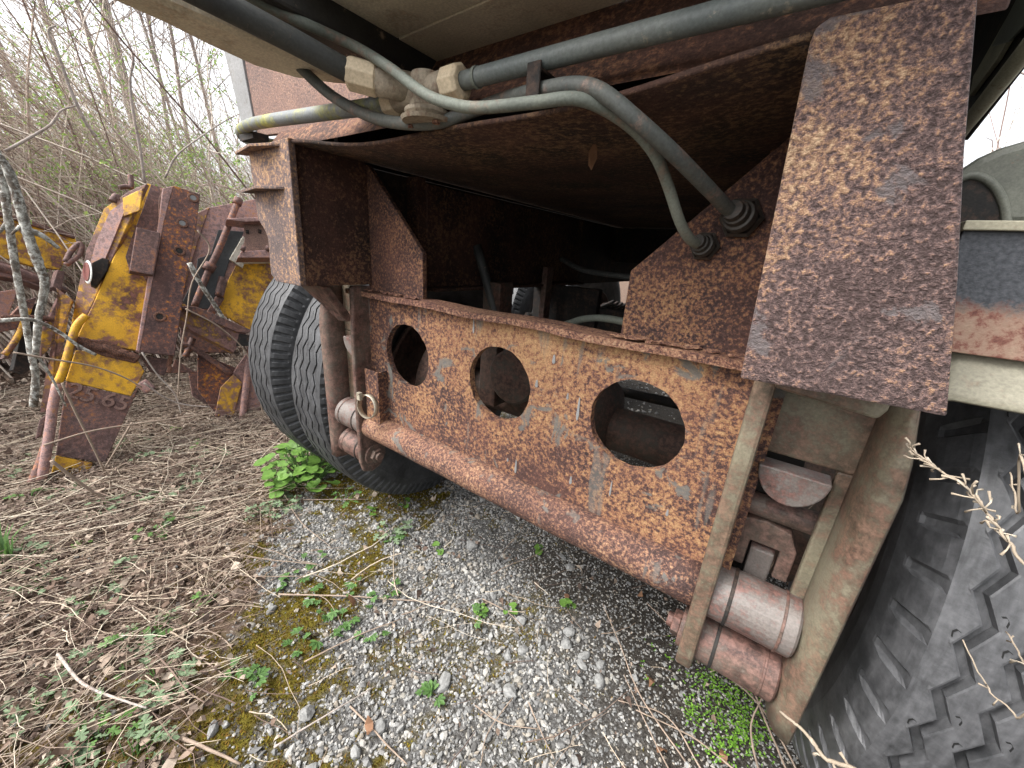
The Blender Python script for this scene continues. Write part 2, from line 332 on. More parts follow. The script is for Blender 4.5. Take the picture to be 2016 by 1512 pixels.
def spline(pts, k=8):
    """Catmull-Rom through the points"""
    P = [np.array(p, float) for p in pts]; P = [2*P[0]-P[1]]+P+[2*P[-1]-P[-2]]; out = []
    for i in range(1, len(P)-2):
        for t in np.arange(k)/k:
            a, b, c, d = P[i-1:i+3]
            out.append(.5*(2*b+(c-a)*t+(2*a-5*b+4*c-d)*t*t+(3*b-a-3*c+d)*t**3))
    out.append(P[-2]); return np.array(out)
def vnoise(x, y, s, seed=0):
    """smooth value noise, 0..1"""
    x = np.asarray(x)/s; y = np.asarray(y)/s; xi = np.floor(x).astype(np.int64); yi = np.floor(y).astype(np.int64)
    def h(i, j):
        n = (i*374761393+j*668265263+seed*1442695041) & 0x7fffffff; n = ((n ^ (n >> 13))*1274126177) & 0x7fffffff
        return ((n ^ (n >> 16)) & 0xffff)/65535.
    fx = x-xi; fy = y-yi; fx = fx*fx*(3-2*fx); fy = fy*fy*(3-2*fy)
    return (h(xi, yi)*(1-fx)+h(xi+1, yi)*fx)*(1-fy)+(h(xi, yi+1)*(1-fx)+h(xi+1, yi+1)*fx)*fy
def fbm(x, y, s, seed=0): return .55*vnoise(x, y, s, seed)+.3*vnoise(x, y, s*.45, seed+1)+.15*vnoise(x, y, s*.2, seed+2)

# ------------------------------------------------------------------ ground
# signed line between gravel (right) and leaf litter (left), from photo pixels on the ground
BL = np.array([atZ(*p, 0)[:2] for p in [(250, 1512), (400, 1400), (470, 1290), (520, 1180), (500, 1090), (560, 1030), (600, 985), (640, 950)]])
def bank(x, y):
    """>0 on the litter side; metres across from the edge of the gravel"""
    # the edge runs roughly from near BL[0] to far BL[-1] and on along +Y by the tyres
    ys = np.concatenate([[-3], BL[:, 1], [.6, 3, 30]]); xs = np.concatenate([[BL[0, 0]-.2], BL[:, 0], [-1.2, -1.35, -1.5]])
    o = np.argsort(ys); e = np.interp(y, ys[o], xs[o])
    return e-np.asarray(x)+(fbm(x, y, .30, 5)-.5)*.34
def gz(x, y):
    b = np.clip(bank(x, y), 0, 6)
    far = np.clip(-np.asarray(x)-2.2, 0, 40)
    return .018*(fbm(x, y, .5, 1)-.5)+.012*(fbm(x, y, .1, 2)-.5)-.012*np.clip(b, 0, .3)/.3+.03*far*(.6+.8*fbm(x, y, 3, 9))*.6
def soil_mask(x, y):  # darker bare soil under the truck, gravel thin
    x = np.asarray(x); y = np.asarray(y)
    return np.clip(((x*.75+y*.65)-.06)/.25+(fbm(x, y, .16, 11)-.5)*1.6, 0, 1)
def moss_mask(x, y):
    b = bank(x, y)
    near = np.exp(-((b+.20)/.32)**2)
    n = .68*fbm(x, y, .15, 21)+.32*vnoise(x, y, .022, 23)
    return np.clip((n-.50+near*.14)*7, 0, 1)*np.clip(near*1.5+.5*(b < 0), 0, 1)*(1-soil_mask(x, y))
def grid_sheet(xs, ys):
    X, Y = np.meshgrid(xs, ys, indexing='ij'); Z = gz(X, Y); nx, ny = X.shape
    V = np.stack([X, Y, Z], -1).reshape(-1, 3); i = np.arange(nx*ny).reshape(nx, ny)
    F = np.stack([i[:-1, :-1], i[1:, :-1], i[1:, 1:], i[:-1, 1:]], -1).reshape(-1, 4); return V, F
xs = np.concatenate([-np.geomspace(120, 3.1, 40), np.arange(-3, 1.6, .025), np.geomspace(1.7, 120, 40)])
ys = np.concatenate([-np.geomspace(120, 1.5, 40), np.arange(-1.4, 3.0, .025), np.geomspace(3.1, 120, 40)])
V, F = grid_sheet(xs, ys)
me = mesh_np('ground', V, F, 'ground', True)
ca = me.color_attributes.new('zone', 'FLOAT_COLOR', 'POINT')
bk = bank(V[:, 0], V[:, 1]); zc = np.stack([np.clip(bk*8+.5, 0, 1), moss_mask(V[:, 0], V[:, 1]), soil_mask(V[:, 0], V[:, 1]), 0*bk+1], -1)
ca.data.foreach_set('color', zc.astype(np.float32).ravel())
tag(link('ground', me), kind='structure')

def in_view(x, y, marg=1.3):
    d = np.stack([x, y, np.zeros_like(x)], -1)-CAM; z = d@_f; px = (d@RGT)/np.maximum(z, .05)*FPX/1008; py = (d@UPV)/np.maximum(z, .05)*FPX/756
    return (z > .1) & (np.abs(px) < 1+marg) & (np.abs(py) < 1+marg)

# gravel: thousands of loose stones in one mesh
def ico():
    p = (1+5**.5)/2
    V = np.array([(-1, p, 0), (1, p, 0), (-1, -p, 0), (1, -p, 0), (0, -1, p), (0, 1, p), (0, -1, -p), (0, 1, -p), (p, 0, -1), (p, 0, 1), (-p, 0, -1), (-p, 0, 1)], float)
    F = np.array([(0, 11, 5), (0, 5, 1), (0, 1, 7), (0, 7, 10), (0, 10, 11), (1, 5, 9), (5, 11, 4), (11, 10, 2), (10, 7, 6), (7, 1, 8), (3, 9, 4), (3, 4, 2), (3, 2, 6), (3, 6, 8), (3, 8, 9), (4, 9, 5), (2, 4, 11), (6, 2, 10), (8, 6, 7), (9, 8, 1)])
    return V/np.linalg.norm(V[0]), F
IV, IF = ico()
def rotm(n):
    q = rng.normal(size=(n, 4)); q /= np.linalg.norm(q, axis=1)[:, None]; a, b, c, d = q.T
    return np.stack([1-2*(c*c+d*d), 2*(b*c-a*d), 2*(b*d+a*c), 2*(b*c+a*d), 1-2*(b*b+d*d), 2*(c*d-a*b), 2*(b*d-a*c), 2*(c*d+a*b), 1-2*(b*b+c*c)], -1).reshape(n, 3, 3)
def stones(x, y, s, sink=.3):
    n = len(x); V = IV[None]*(1+rng.normal(0, .20, (n, 12, 1)))
    V = V*np.stack([rng.uniform(.8, 1.25, n), rng.uniform(.6, 1., n), rng.uniform(.45, .8, n)], -1)[:, None]
    V = np.einsum('nij,nkj->nki', rotm(n), V)*s[:, None, None]
    V[..., 2] *= .8
    V += np.stack([x, y, gz(x, y)+s*(.35-sink+rng.uniform(0, .35, n))], -1)[:, None]
    F = IF[None]+(np.arange(n)*12)[:, None, None]
    return V.reshape(-1, 3), F.reshape(-1, 3)
def scatter(n, x0, x1, y0, y1, dens):
    x = rng.uniform(x0, x1, n); y = rng.uniform(y0, y1, n)
    k = (rng.random(n) < dens(x, y)) & in_view(x, y); return x[k], y[k]
def gd(x, y):
    b = bank(x, y); base = np.clip(-b*5+.4, .03, 1)
    return base*(1-.93*moss_mask(x, y))*(1-.72*soil_mask(x, y))*np.clip(-.1+2.1*fbm(x, y, .16, 31), 0, 1)
x, y = scatter(125000, -1.5, 1.2, -.9, 1.3, gd); s1 = rng.lognormal(math.log(.0043), .36, len(x))*(1-.3*soil_mask(x, y))
x2, y2 = scatter(16000, -1.6, 1.4, 1.3, 4.5, gd); s2 = rng.lognormal(math.log(.009), .3, len(x2))
x3, y3 = scatter(46000, -1.0, 1.0, -.9, 1.0, lambda x, y: np.clip(-bank(x, y)*7+.4, 0.02, 1)*(1-.8*moss_mask(x, y))); s3 = rng.lognormal(math.log(.0028), .25, len(x3))
V, F = stones(np.r_[x, x2, x3], np.r_[y, y2, y3], np.r_[s1, s2, s3])
tag(link('gravel', mesh_np('gravel', V, F, 'stone')), 'grey crushed gravel strewn over the ground behind the truck', 'gravel', kind='stuff')

# moss: tiny upright blades in the mossy patches
x, y = scatter(300000, -1.6, .7, -.9, 1.2, lambda x, y: moss_mask(x, y)*.8)
n = len(x); h = rng.uniform(.002, .0065, n); a = rng.uniform(0, 6.28, n); wd = rng.uniform(.0012, .0026, n)
B = np.stack([x, y, gz(x, y)+.001], -1); dx = np.stack([np.cos(a)*wd, np.sin(a)*wd, 0*a], -1)
tip = B+np.stack([rng.normal(0, .003, n), rng.normal(0, .003, n), h], -1)
V = np.stack([B-dx, B+dx, tip], 1).reshape(-1, 3); F = np.arange(3*n).reshape(-1, 3)
tag(link('moss', mesh_np('moss', V, F, 'moss')), 'olive and rust coloured moss patches between gravel and leaf litter', 'moss', kind='stuff')

# leaf litter: curled dead leaves
def leaf_cards(x, y, z, L, flat=.75):
    n = len(x); u = np.array([0, .33, .7, 1.]); wv = np.array([.06, .36, .30, .02])
    curl = rng.normal(0, .9, n); fold = rng.uniform(.1, .9, n)
    P = np.zeros((n, 4, 2, 3))
    for i in range(4):
        for j, sg in enumerate((-1, 1)):
            P[:, i, j, 0] = (u[i]-.5); P[:, i, j, 1] = sg*wv[i]*rng.uniform(.5, 1.1, n); P[:, i, j, 2] = curl*(u[i]-.5)**2*1.6+fold*wv[i]*.8
    P *= L[:, None, None, None]
    az = rng.uniform(0, 6.28, n); tx = rng.normal(0, flat, n); ty = rng.normal(0, flat, n)
    P = P.reshape(n, 8, 3); c, s = np.cos(tx)[:, None], np.sin(tx)[:, None]
    Y = P[..., 1]*c-P[..., 2]*s; Z = P[..., 1]*s+P[..., 2]*c; X = P[..., 0]
    c, s = np.cos(ty)[:, None], np.sin(ty)[:, None]; X, Z = X*c+Z*s, -X*s+Z*c
    c, s = np.cos(az)[:, None], np.sin(az)[:, None]; X, Y = X*c-Y*s, X*s+Y*c
    P = np.stack([X, Y, Z], -1)+np.stack([x, y, z], -1)[:, None]
    q = np.array([(2*i, 2*i+1, 2*i+3, 2*i+2) for i in range(3)]); F = q[None]+(np.arange(n)*8)[:, None, None]
    return P.reshape(-1, 3), F.reshape(-1, 4)
def ld(x, y): return np.clip(bank(x, y)*3+.28, .02, 1)
x, y = scatter(120000, -3.2, .9, -1.2, 1.6, ld); x2, y2 = scatter(42000, -9, -2.5, -5, 5, ld)
L = np.r_[rng.lognormal(math.log(.0118), .45, len(x)), rng.lognormal(math.log(.05), .3, len(x2))]; x = np.r_[x, x2]; y = np.r_[y, y2]
V, F = leaf_cards(x, y, gz(x, y)+rng.uniform(.004, .026, len(x)), L)
tag(link('leaf_litter', mesh_np('leaf_litter', V, F, 'litter')), 'brown dead leaf litter covering the ground around the yellow scrap', 'leaf litter', kind='stuff')

# dry stalks lying over the litter
def stalk_paths(x, y, L, az, K=6, lift=.03, bend=.25):
    n = len(x); t = np.linspace(-.5, .5, K); be = rng.normal(0, bend, n); tilt = rng.normal(0, .10, n)
    X = x[:, None]+L[:, None]*(np.cos(az)[:, None]*t-np.sin(az)[:, None]*be[:, None]*t*t); Y = y[:, None]+L[:, None]*(np.sin(az)[:, None]*t+np.cos(az)[:, None]*be[:, None]*t*t)
    X += rng.normal(0, .012, (n, K))*L[:, None]; Y += rng.normal(0, .012, (n, K))*L[:, None]
    Z = gz(X, Y)+rng.uniform(.004, lift, n)[:, None]+np.abs(tilt*L)[:, None]*(t+.5)
    return np.stack([X, Y, Z], -1)
x, y = scatter(22000, -3, .8, -1.2, 1.4, lambda x, y: np.clip(bank(x, y)*5+.15, .035, 1))
n = len(x); az = rng.normal(math.radians(55), .8, n); Ls = rng.lognormal(math.log(.13), .55, n)
P = stalk_paths(x, y, Ls, az); R = (rng.lognormal(math.log(.00085), .40, n)[:, None]*np.linspace(1.1, .6, 6)[None])
V, F = many_tubes(P, R)
tag(link('dry_stalks', mesh_np('dry_stalks', V, F, 'straw', True)), 'matted straw coloured dry stalks lying over the leaf litter', 'dry stalks', kind='stuff')

# ------------------------------------------------------------------ the truck
truck = tag(empty('heavy_truck'), 'rusty heavy truck rear with perforated cross plate, corner posts and dual tyres', 'truck')
HZ = .7061; PZ0, PZ1 = .497, .823
def holed_plate():
    mb = MB(); r = .071; sp = 3.648*S; Y0, Y1 = -.002, .012
    for k in (-1, 0, 1):
        cx = k*sp; x0, x1 = cx-sp/2, cx+sp/2
        ang = sorted(set([2*math.pi*i/72 for i in range(72)]+[math.atan2(zz-HZ, xx-cx) % (2*math.pi) for xx in (x0, x1) for zz in (PZ0, PZ1)]))
        C, Q = [], []
        for a in ang:
            c, s = math.cos(a), math.sin(a); rr = r*(1+.008*math.sin(7*a+k)+.006*math.sin(17*a+2*k))
            t = min((x1-cx)/c if c > 1e-9 else ((x0-cx)/c if c < -1e-9 else 1e9), (PZ1-HZ)/s if s > 1e-9 else ((PZ0-HZ)/s if s < -1e-9 else 1e9))
            C.append((cx+rr*c, HZ+rr*s)); Q.append((cx+t*c, HZ+t*s))
        n = len(ang)
        for Y, fl in ((Y0, 0), (Y1, 1)):
            V = [(p[0], Y, p[1]) for p in C]+[(p[0], Y, p[1]) for p in Q]
            Fs = [(i, (i+1) % n, n+(i+1) % n, n+i) for i in range(n)]
            mb.add(V, [q[::-1] for q in Fs] if fl else Fs)
        V = [(p[0], Y0, p[1]) for p in C]+[(p[0], Y1, p[1]) for p in C]
        mb.add(V, [((i+1) % n, i, n+i, n+(i+1) % n) for i in range(n)], True)
    e = 1.5*sp
    mb.box((-.425, Y0, PZ0), (-e, Y1, PZ1)); mb.box((e, Y0, PZ0), (.425, Y1, PZ1))
    return mb
holed_plate().build('cross_plate', 'plate', truck)
# flange on top of the plate, slightly wavy edge
mb = MB(); xx = np.linspace(-.445, .40, 70)
fr = -.020+.003*np.sin(xx*31)+rng.normal(0, .0012, 70)
for i in range(69):
    a, b = xx[i], xx[i+1]; za = .823+.0015*math.sin(a*23); zb = .823+.0015*math.sin(b*23)
    V = [(a, fr[i], za), (a, .035, za), (a, .035, za+.011), (a, fr[i], za+.011), (b, fr[i+1], zb), (b, .035, zb), (b, .035, zb+.011), (b, fr[i+1], zb+.011)]
    F = [(0, 4, 7, 3), (3, 7, 6, 2), (1, 2, 6, 5), (0, 1, 5, 4)]
    if i == 0: F.append((0, 3, 2, 1))
    if i == 68: F.append((4, 5, 6, 7))
    mb.add(V, F)
mb.build('flange', 'flange', truck)
# rust scale lying on the flange
mb = MB()
for i in range(46):
    x0 = rng.choice([-1, 1])*rng.uniform(.20, .40); y0 = rng.uniform(-.016, .002); a = rng.uniform(0, 6.28); q = rng.uniform(.004, .014)
    pts = [(x0+q*rng.uniform(.5, 1.4)*math.cos(a+t), y0+q*.6*rng.uniform(.6, 1.3)*math.sin(a+t), .8355+rng.uniform(0, .004)) for t in np.linspace(0, 6.28, 6)[:-1]]
    mb.prism(pts, (0, 0, .0015))
tag(mb.build('rust_scale', 'flange', truck), kind='stuff')
for (px, py, hh, ww) in [(933, 641, .030, .004), (1139, 805, .042, .005), (1057, 755, .014, .006), (1016, 918, .030, .005), (1091, 707, .016, .006), (1124, 945, .016, .005), (1203, 961, .030, .003), (1118, 780, .012, .004), (1314, 1009, .012, .004), (975, 930, .006, .005), (1000, 905, .008, .004)]:
    c = atY(px, py, -.002); N_ = 12
    V = [(c[0]+ww*.5*(1.25 if math.sin(q) < 0 else .8)*math.cos(q), -.0022-.0006*(k == 1), c[2]+hh*.5*math.sin(q)) if k < 2 else None for k in (0,) for q in np.linspace(0, 2*math.pi, N_, endpoint=False)]
    MB().prism(V, (0, -.0012, 0)).build('paint_drip', 'grey_edge', truck, .0004)
MB().tube([(xv, -.008, .497+.0005*math.sin(xv*40)) for xv in np.linspace(-.42, .40, 24)], .0335, 32).build('bottom_tube', 'tube', truck)
MB().box((-.384, -.028, .515), (-.332, -.024, .655)).box((-.336, -.024, .515), (-.332, -.002, .655)).build('angle_tab', 'plate', truck, .001)
for sx in (1, -1):
    MR = sx < 0
    g = [(.213, .834), (.213, .926), (.372, 1.085), (.384, 1.093), (.397, 1.093), (.397, .834)]
    MB().prism([(p[0], .006, p[1]) for p in g], (0, .011, 0)).build('gusset', 'gusset', truck, .0015, mirror=MR)
    post = 'post_left' if MR else 'post'
    if MR:
        fp = [(.385, .849), (.488, .849), (.508, .862), (.500, .935), (.508, .948), (.535, .972), (.535, 1.1), (.374, 1.104)]
    else:
        fp = [(.385, .847), (.450, .849), (.514, .850), (.492, .939), (.471, 1.017), (.450, 1.104), (.381, 1.105), (.374, 1.101), (.3725, 1.092)]
    p = MB().prism([(q[0], -.156, q[1]) for q in fp], (0, .013, 0)).build('corner_post', post, truck, .002, mirror=MR)
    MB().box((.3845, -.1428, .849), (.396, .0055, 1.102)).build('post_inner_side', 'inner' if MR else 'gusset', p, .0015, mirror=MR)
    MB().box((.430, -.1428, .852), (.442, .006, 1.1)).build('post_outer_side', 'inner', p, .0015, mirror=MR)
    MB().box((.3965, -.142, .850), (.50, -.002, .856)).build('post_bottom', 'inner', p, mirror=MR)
    if MR: MB().prism([(-.395, -.11, .847), (-.50, -.11, .847), (-.50, -.10, .838), (-.425, -.06, .765), (-.405, -.05, .765)], (0, .02, 0)).build('filler_plate', 'casting_rusty', truck, .003)
    else: MB().prism([(.412, -.06, .849), (.412, -.062, .822), (.45, -.064, .818), (.498, -.062, .812), (.503, -.06, .822), (.503, -.06, .849)], (0, .012, 0)).build('filler_plate', 'casting', truck, .003)
    # pressed lifting bracket: web with a slot, two flared flanges, pins
    br = MB()
    x0, x1, zt, zb = .404, .520, .846, .372; sl = (.424, .496, .470, .722)
    br.box((x0, .010, sl[3]), (x1, .024, zt)); br.box((x0, .010, sl[2]), (sl[0], .024, sl[3])); br.box((sl[1], .010, sl[2]), (x1, .024, sl[3]))
    rt = truck
    b = br.build('lifting_bracket', 'casting', rt, .003, mirror=MR)
    side = [(.028, zt), (.028, .40), (.010, .370), (-.018, .362), (-.040, .372), (-.048, .40), (-.047, .72), (-.043, .80), (-.042, zt)]
    MB().prism([(.392, q[0], q[1]) for q in side], (.022 if not MR else .014, 0, 0)).build('inner_flange', 'casting_rusty' if MR else 'casting', b, .0045, mirror=MR)
    # outer flange flares outwards: swept profile
    fz = np.linspace(zt, .362, 14); o = MB(); V = []
    prof = [(.510, .026), (.510, -.006), (.513, -.030), (.522, -.046), (.537, -.053), (.541, -.046), (.531, -.038), (.5235, -.024), (.522, -.004), (.522, .026)] if not MR else [(.518, .026), (.518, -.006), (.521, -.026), (.530, -.038), (.550, -.040), (.560, -.030), (.548, -.027), (.536, -.02), (.530, -.004), (.530, .026)]
    for i, z in enumerate(fz):
        t = np.clip((z-.75)/.1, 0, 1); fl = 1-.55*t
        V += [(.510+(q[0]-.510)*(fl if q[0] > .523 else 1), q[1]*(1 if q[1] > 0 else 1-.25*t), z) for q in prof]
    n = len(prof); F = [(i*n+j, (i+1)*n+j, (i+1)*n+(j+1) % n, i*n+(j+1) % n) for i in range(len(fz)-1) for j in range(n)]
    F += [tuple(range(n)), tuple(range(len(V)-1, len(V)-n-1, -1))]
    o.add(V, F, True); o.build('outer_flange', 'casting_rusty' if MR else 'casting', b, mirror=MR)
    for zc, rr, nm in ((.500, .039, 'roller'), (.412, .036, 'lower_pin')):
        c = MB().cyl((.409, -.004, zc), (.512, -.004, zc), rr, 32)
        pr = c.build(nm, 'roller' if zc > .45 else 'casting_rusty', b, mirror=MR)
        MB().lathe((.432, -.004, zc), (1, 0, 0), [(0, rr+.0005), (.0005, rr+.0016), (.004, rr+.0016), (.0045, rr+.0005)], 32).build('collar', 'dark', pr, mirror=MR)
        MB().lathe((.492, -.004, zc), (1, 0, 0), [(0, rr+.0005), (.0005, rr+.0014), (.003, rr+.0014), (.0035, rr+.0005)], 32).build('collar', 'casting_rusty', pr, mirror=MR)
    # nut and washer on the inner face
    nb = MB().cyl((.3925, -.008, .412), (.386, -.008, .412), .030, 24).build('washer', 'casting_rusty', b, mirror=MR)
    MB().cyl((.386, -.008, .412), (.374, -.008, .412), .019, 6, .0015).build('nut', 'casting_rusty', nb, mirror=MR)
    MB().cyl((.374, -.008, .412), (.366, -.008, .412), .011, 16).build('pin_end', 'casting_rusty', nb, mirror=MR)
    # half disc latch in the slot, cross bar, keeper with notch
    hd = [(.457+.0365*math.cos(t), .712+.044*math.sin(t)) for t in np.linspace(math.pi, 2*math.pi, 22)]
    MB().prism([(q[0], -.012, q[1]) for q in hd], (0, .03, 0)).build('half_disc_latch', 'roller', b, .002, mirror=MR)
    MB().cyl((.408, .045, .628), (.508, .045, .628), .016, 20).build('cross_bar', 'casting_rusty', b, mirror=MR)
    kp = [(.410, .53), (.410, .585), (.425, .607), (.450, .612), (.480, .605), (.492, .58), (.492, .53), (.474, .53), (.474, .574), (.438, .574), (.438, .53)]
    MB().prism([(q[0], .035, q[1]) for q in kp], (0, .02, 0)).build('keeper', 'casting_rusty', b, .002, mirror=MR)
    MB().box((.441, .03, .52), (.470, .05, .568)).build('latch_tongue', 'roller', b, .003, mirror=MR)
    MB().box((.408, .06, .50), (.470, .07, .73)).build('back_wall', 'dark', b, mirror=MR)

# left post: two fins sticking out
lp = [o for o in bpy.data.objects if o.name == 'corner_post.001'][0]
for z in (1.092, 1.022):
    MB().prism([(-.405, -.1565, z), (-.415, -.166, z), (-.47, -.180, z), (-.578, -.164, z-.002), (-.57, -.14, z), (-.54, -.10, z), (-.536, -.1565, z)], (0, 0, .005)).build('fin', 'post_left', lp, .001)

# inside: bowed ceiling plate, rails, cross members, axles
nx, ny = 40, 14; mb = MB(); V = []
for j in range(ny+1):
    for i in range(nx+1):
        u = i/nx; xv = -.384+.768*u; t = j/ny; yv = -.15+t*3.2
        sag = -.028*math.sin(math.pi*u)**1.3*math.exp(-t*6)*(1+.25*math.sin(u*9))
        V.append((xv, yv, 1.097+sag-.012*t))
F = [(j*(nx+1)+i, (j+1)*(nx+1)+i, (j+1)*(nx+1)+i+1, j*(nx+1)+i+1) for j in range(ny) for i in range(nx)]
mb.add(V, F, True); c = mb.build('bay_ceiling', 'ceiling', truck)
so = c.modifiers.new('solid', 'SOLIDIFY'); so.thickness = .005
for sx in (1, -1):
    MR = sx < 0
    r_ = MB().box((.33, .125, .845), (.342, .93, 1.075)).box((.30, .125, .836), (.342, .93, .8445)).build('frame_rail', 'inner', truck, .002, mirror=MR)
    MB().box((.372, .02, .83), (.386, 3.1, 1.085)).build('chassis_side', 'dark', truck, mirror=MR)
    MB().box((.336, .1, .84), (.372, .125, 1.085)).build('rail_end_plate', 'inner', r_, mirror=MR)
    MB().prism([(.345, .93, .84), (.345, .93, 1.075), (.345, 1.5, 1.075), (.345, 1.5, .98), (.345, 1.2, .84)], (.012, 0, 0)).build('rail_taper', 'dark', r_, mirror=MR)
MB().box((-.371, 3.0, .55), (.371, 3.03, 1.08)).build('cross_member', 'dark', truck)
MB().box((-.371, 1.3, .93), (.371, 1.36, 1.08)).box((-.05, 1.302, .60), (.371, 1.358, .93)).build('cross_member', 'dark', truck)  # the lower box is added to block the bright background
MB().box((-.52, -.036, 1.2125), (.47, 3.2, 1.26)).build('sky_block_deck', 'dark', truck)  # added above the ceiling so no sky shows through the sill slit
for sx in (1, -1): MB().box((sx*.44, -.02, 1.10), (sx*.455, 3.2, 1.212)).build('sky_block_side', 'dark', truck)  # added plates closing the bright slit from both sides
MB().box((-.515, -.02, 1.105), (-.503, 3.2, 1.212)).build('sky_block_side', 'dark', truck)  # extra plate added against a sky leak beside the left post
AY, AZ, TR = .455, .485, .487
ax = MB().tube([(v, AY, AZ) for v in np.linspace(-.56, .56, 10)], .062, 24).build('rear_axle', 'axle', truck)
MB().lathe((0-.08, AY, AZ), (1, 0, 0), [(0, .06), (.02, .12), (.06, .15), (.10, .15), (.14, .12), (.16, .06)], 28, True).build('differential', 'axle', ax)
MB().cyl((-.16, .40, .62), (-.16, .26, .62), .075, 28).build('brake_chamber', 'axle', ax)
ax2 = MB().tube([(v, AY+1.3, AZ) for v in np.linspace(-.56, .56, 10)], .062, 24).build('front_axle', 'axle', truck)
MB().lathe((-.08, AY+1.3, AZ), (1, 0, 0), [(0, .06), (.02, .12), (.06, .15), (.10, .15), (.14, .12), (.16, .06)], 28, True).build('differential', 'axle', ax2)
for sx in (1, -1):
    for k in range(5):
        MB().tube([(sx*.40, v, .60+.022*k+.10*((v-1.105)/.75)**2*(1 if k else 1)) for v in np.linspace(.40+.07*k, 1.81-.07*k, 16)], .0105, 6).build('spring_leaf', 'dark', truck)
    MB().lathe((sx*.44, AY, AZ), (sx, 0, 0), [(0, .05), (0, .19), (.01, .2), (.10, .2), (.10, .05)], 40).build('brake_drum', 'axle', ax)
    MB().lathe((sx*.44, AY+1.3, AZ), (sx, 0, 0), [(0, .05), (0, .19), (.01, .2), (.10, .2), (.10, .05)], 40).build('brake_drum', 'axle', ax2)
MB().tube(spline([(-.33, .3, .95), (-.2, .32, .66), (-.12, .42, .60), (-.02, .50, .66), (.02, .46, .72)]), .013, 10).build('air_hose', 'hose_dark', truck)
MB().tube(spline([atY(1110, 640, .30), atY(1150, 628, .28), atY(1200, 628, .26), atY(1300, 650, .25)]), .008, 10).build('air_hose', 'hose', truck)
MB().tube(spline([atY(1105, 510, .6), atY(1150, 532, .55), atY(1240, 545, .5), atY(1330, 548, .5)]), .008, 10).build('air_hose', 'hose_dark', truck)
MB().box((-.30, .30, .50), (-.24, .36, .86)).box((-.24, .31, .72), (.02, .35, .75)).build('torque_bracket', 'axle', truck, .003)
MB().cyl((.03, .80, .84), (.32, .80, .84), .12, 28).build('air_tank', 'axle', truck)
MB().box((-.39, .70, .50), (-.13, .73, .84)).box((-.13, .72, .66), (.0, .75, .78)).build('gap_block_plate', 'dark', truck, .003)  # dark plates added to cover the bright opening below the rail
MB().box((-.31, .62, .70), (-.29, .66, .90)).build('hanger', 'casting_rusty', truck, .002)
MB().tube([(-.36, 1.0, .40), (.36, 1.02, .42)], .02, 10).build('tie_rod', 'dark', truck)

# ------------------------------------------------------------------ wheels
NP, SUB = 50, 12
GR = ((-.053, .0042), (-.018, .0042), (.018, .0042), (.053, .0042))
NC = NP*SUB
ZA = .0068
def tyre_mesh(coarse=False):
    ph = (np.arange(NC) % SUB)/SUB; th = np.arange(NC)*2*math.pi/NC
    zig = np.where(ph < .5, ph*4-1, 3-ph*4)                 # triangle wave -1..1
    lug = 1.*((np.arange(NC) % 12) < 3) if coarse else (np.arange(NC) % 6) < 2                          # shoulder cut columns
    prof = []   # (x, r, zig amount, lug depth)
    R = TR; H = .083
    def p(x, r, z=0., l=0.): prof.append((x, r, z, l))
    p(-.075, .258); p(-.095, .30); p(-.108, .345); p(-.111, .385); p(-.109, .41); p(-.104, .430, 0, .0); p(-.1025, .436, 0, .003)
    p(-.0985, .448, 0, .012); p(-.0925, .462, 0, .016); p(-.0865, .474, 0, .013); p(-H, .4785, 0, .007); p(-H+.003, R-.0045); p(-H+.014, R-.0025, 0, .0)
    for c, wd in GR:
        wd = wd*1.35 if coarse else wd*.85; gdp = .0125 if coarse else .011
        crown = R-.003*(c/H)**2
        p(c-wd-.002, crown, ZA); p(c-wd, crown-.0006, ZA); p(c-wd+.0008, crown-gdp, ZA); p(c+wd-.0008, crown-gdp, ZA); p(c+wd, crown-.0006, ZA); p(c+wd+.002, crown, ZA)
    p(H-.014, R-.0025); p(H-.003, R-.0045); p(H, .4785, 0, .007); p(.0865, .474, 0, .013); p(.0925, .462, 0, .016); p(.0985, .448, 0, .012); p(.1025, .436, 0, .003)
    p(.104, .430); p(.109, .41); p(.111, .385); p(.108, .345); p(.095, .30); p(.075, .258)
    p(.055, .25); p(-.055, .25)
    A = np.array(prof); x = A[:, 0][:, None]+A[:, 2][:, None]*zig[None]; r = A[:, 1][:, None]-A[:, 3][:, None]*lug[None]
    V = np.stack([x, r*np.cos(th)[None], r*np.sin(th)[None]], -1).reshape(-1, 3)
    i = np.arange(len(prof)*NC).reshape(len(prof), NC); nx = np.roll(i, -1, 1); j = np.roll(i, -1, 0); jn = np.roll(nx, -1, 0)
    F = np.stack([i, j, jn, nx], -1).reshape(-1, 4)
    me = mesh_np('tyre', V, F, 'tyre' if coarse else 'tyre_left'); return me
def sipe_mesh():
    mb = MB(); R = TR
    for k in range(0, NP, 2):
        for gx in (-.053, -.018, .018, .053):
            for s_, dph in ((1, .25), (-1, .75)):
                t0 = 2*math.pi*(k+dph)/NP; c0 = gx+.0065*0+s_*.0095
                crown = R-.003*(gx/.083)**2+.0004
                pts = [(gx+s_*.0105, 0), (gx+s_*.0135, -.0015), (gx+s_*.016, .002), (gx+s_*.0155, .008)]
                w = .0007
                V = []
                for (px, dl) in pts:
                    for q in (-w, w):
                        t = t0+(dl+q)/R; V.append((px+q, crown*math.cos(t), crown*math.sin(t)))
                mb.add(V, [(2*i, 2*i+1, 2*i+3, 2*i+2) for i in range(3)])
    me = bpy.data.meshes.new('sipes'); me.from_pydata(mb.v, [], mb.f); me.materials.append(MT['tyre_dark']); return me
TY, TYC, SI = tyre_mesh(), tyre_mesh(True), sipe_mesh()
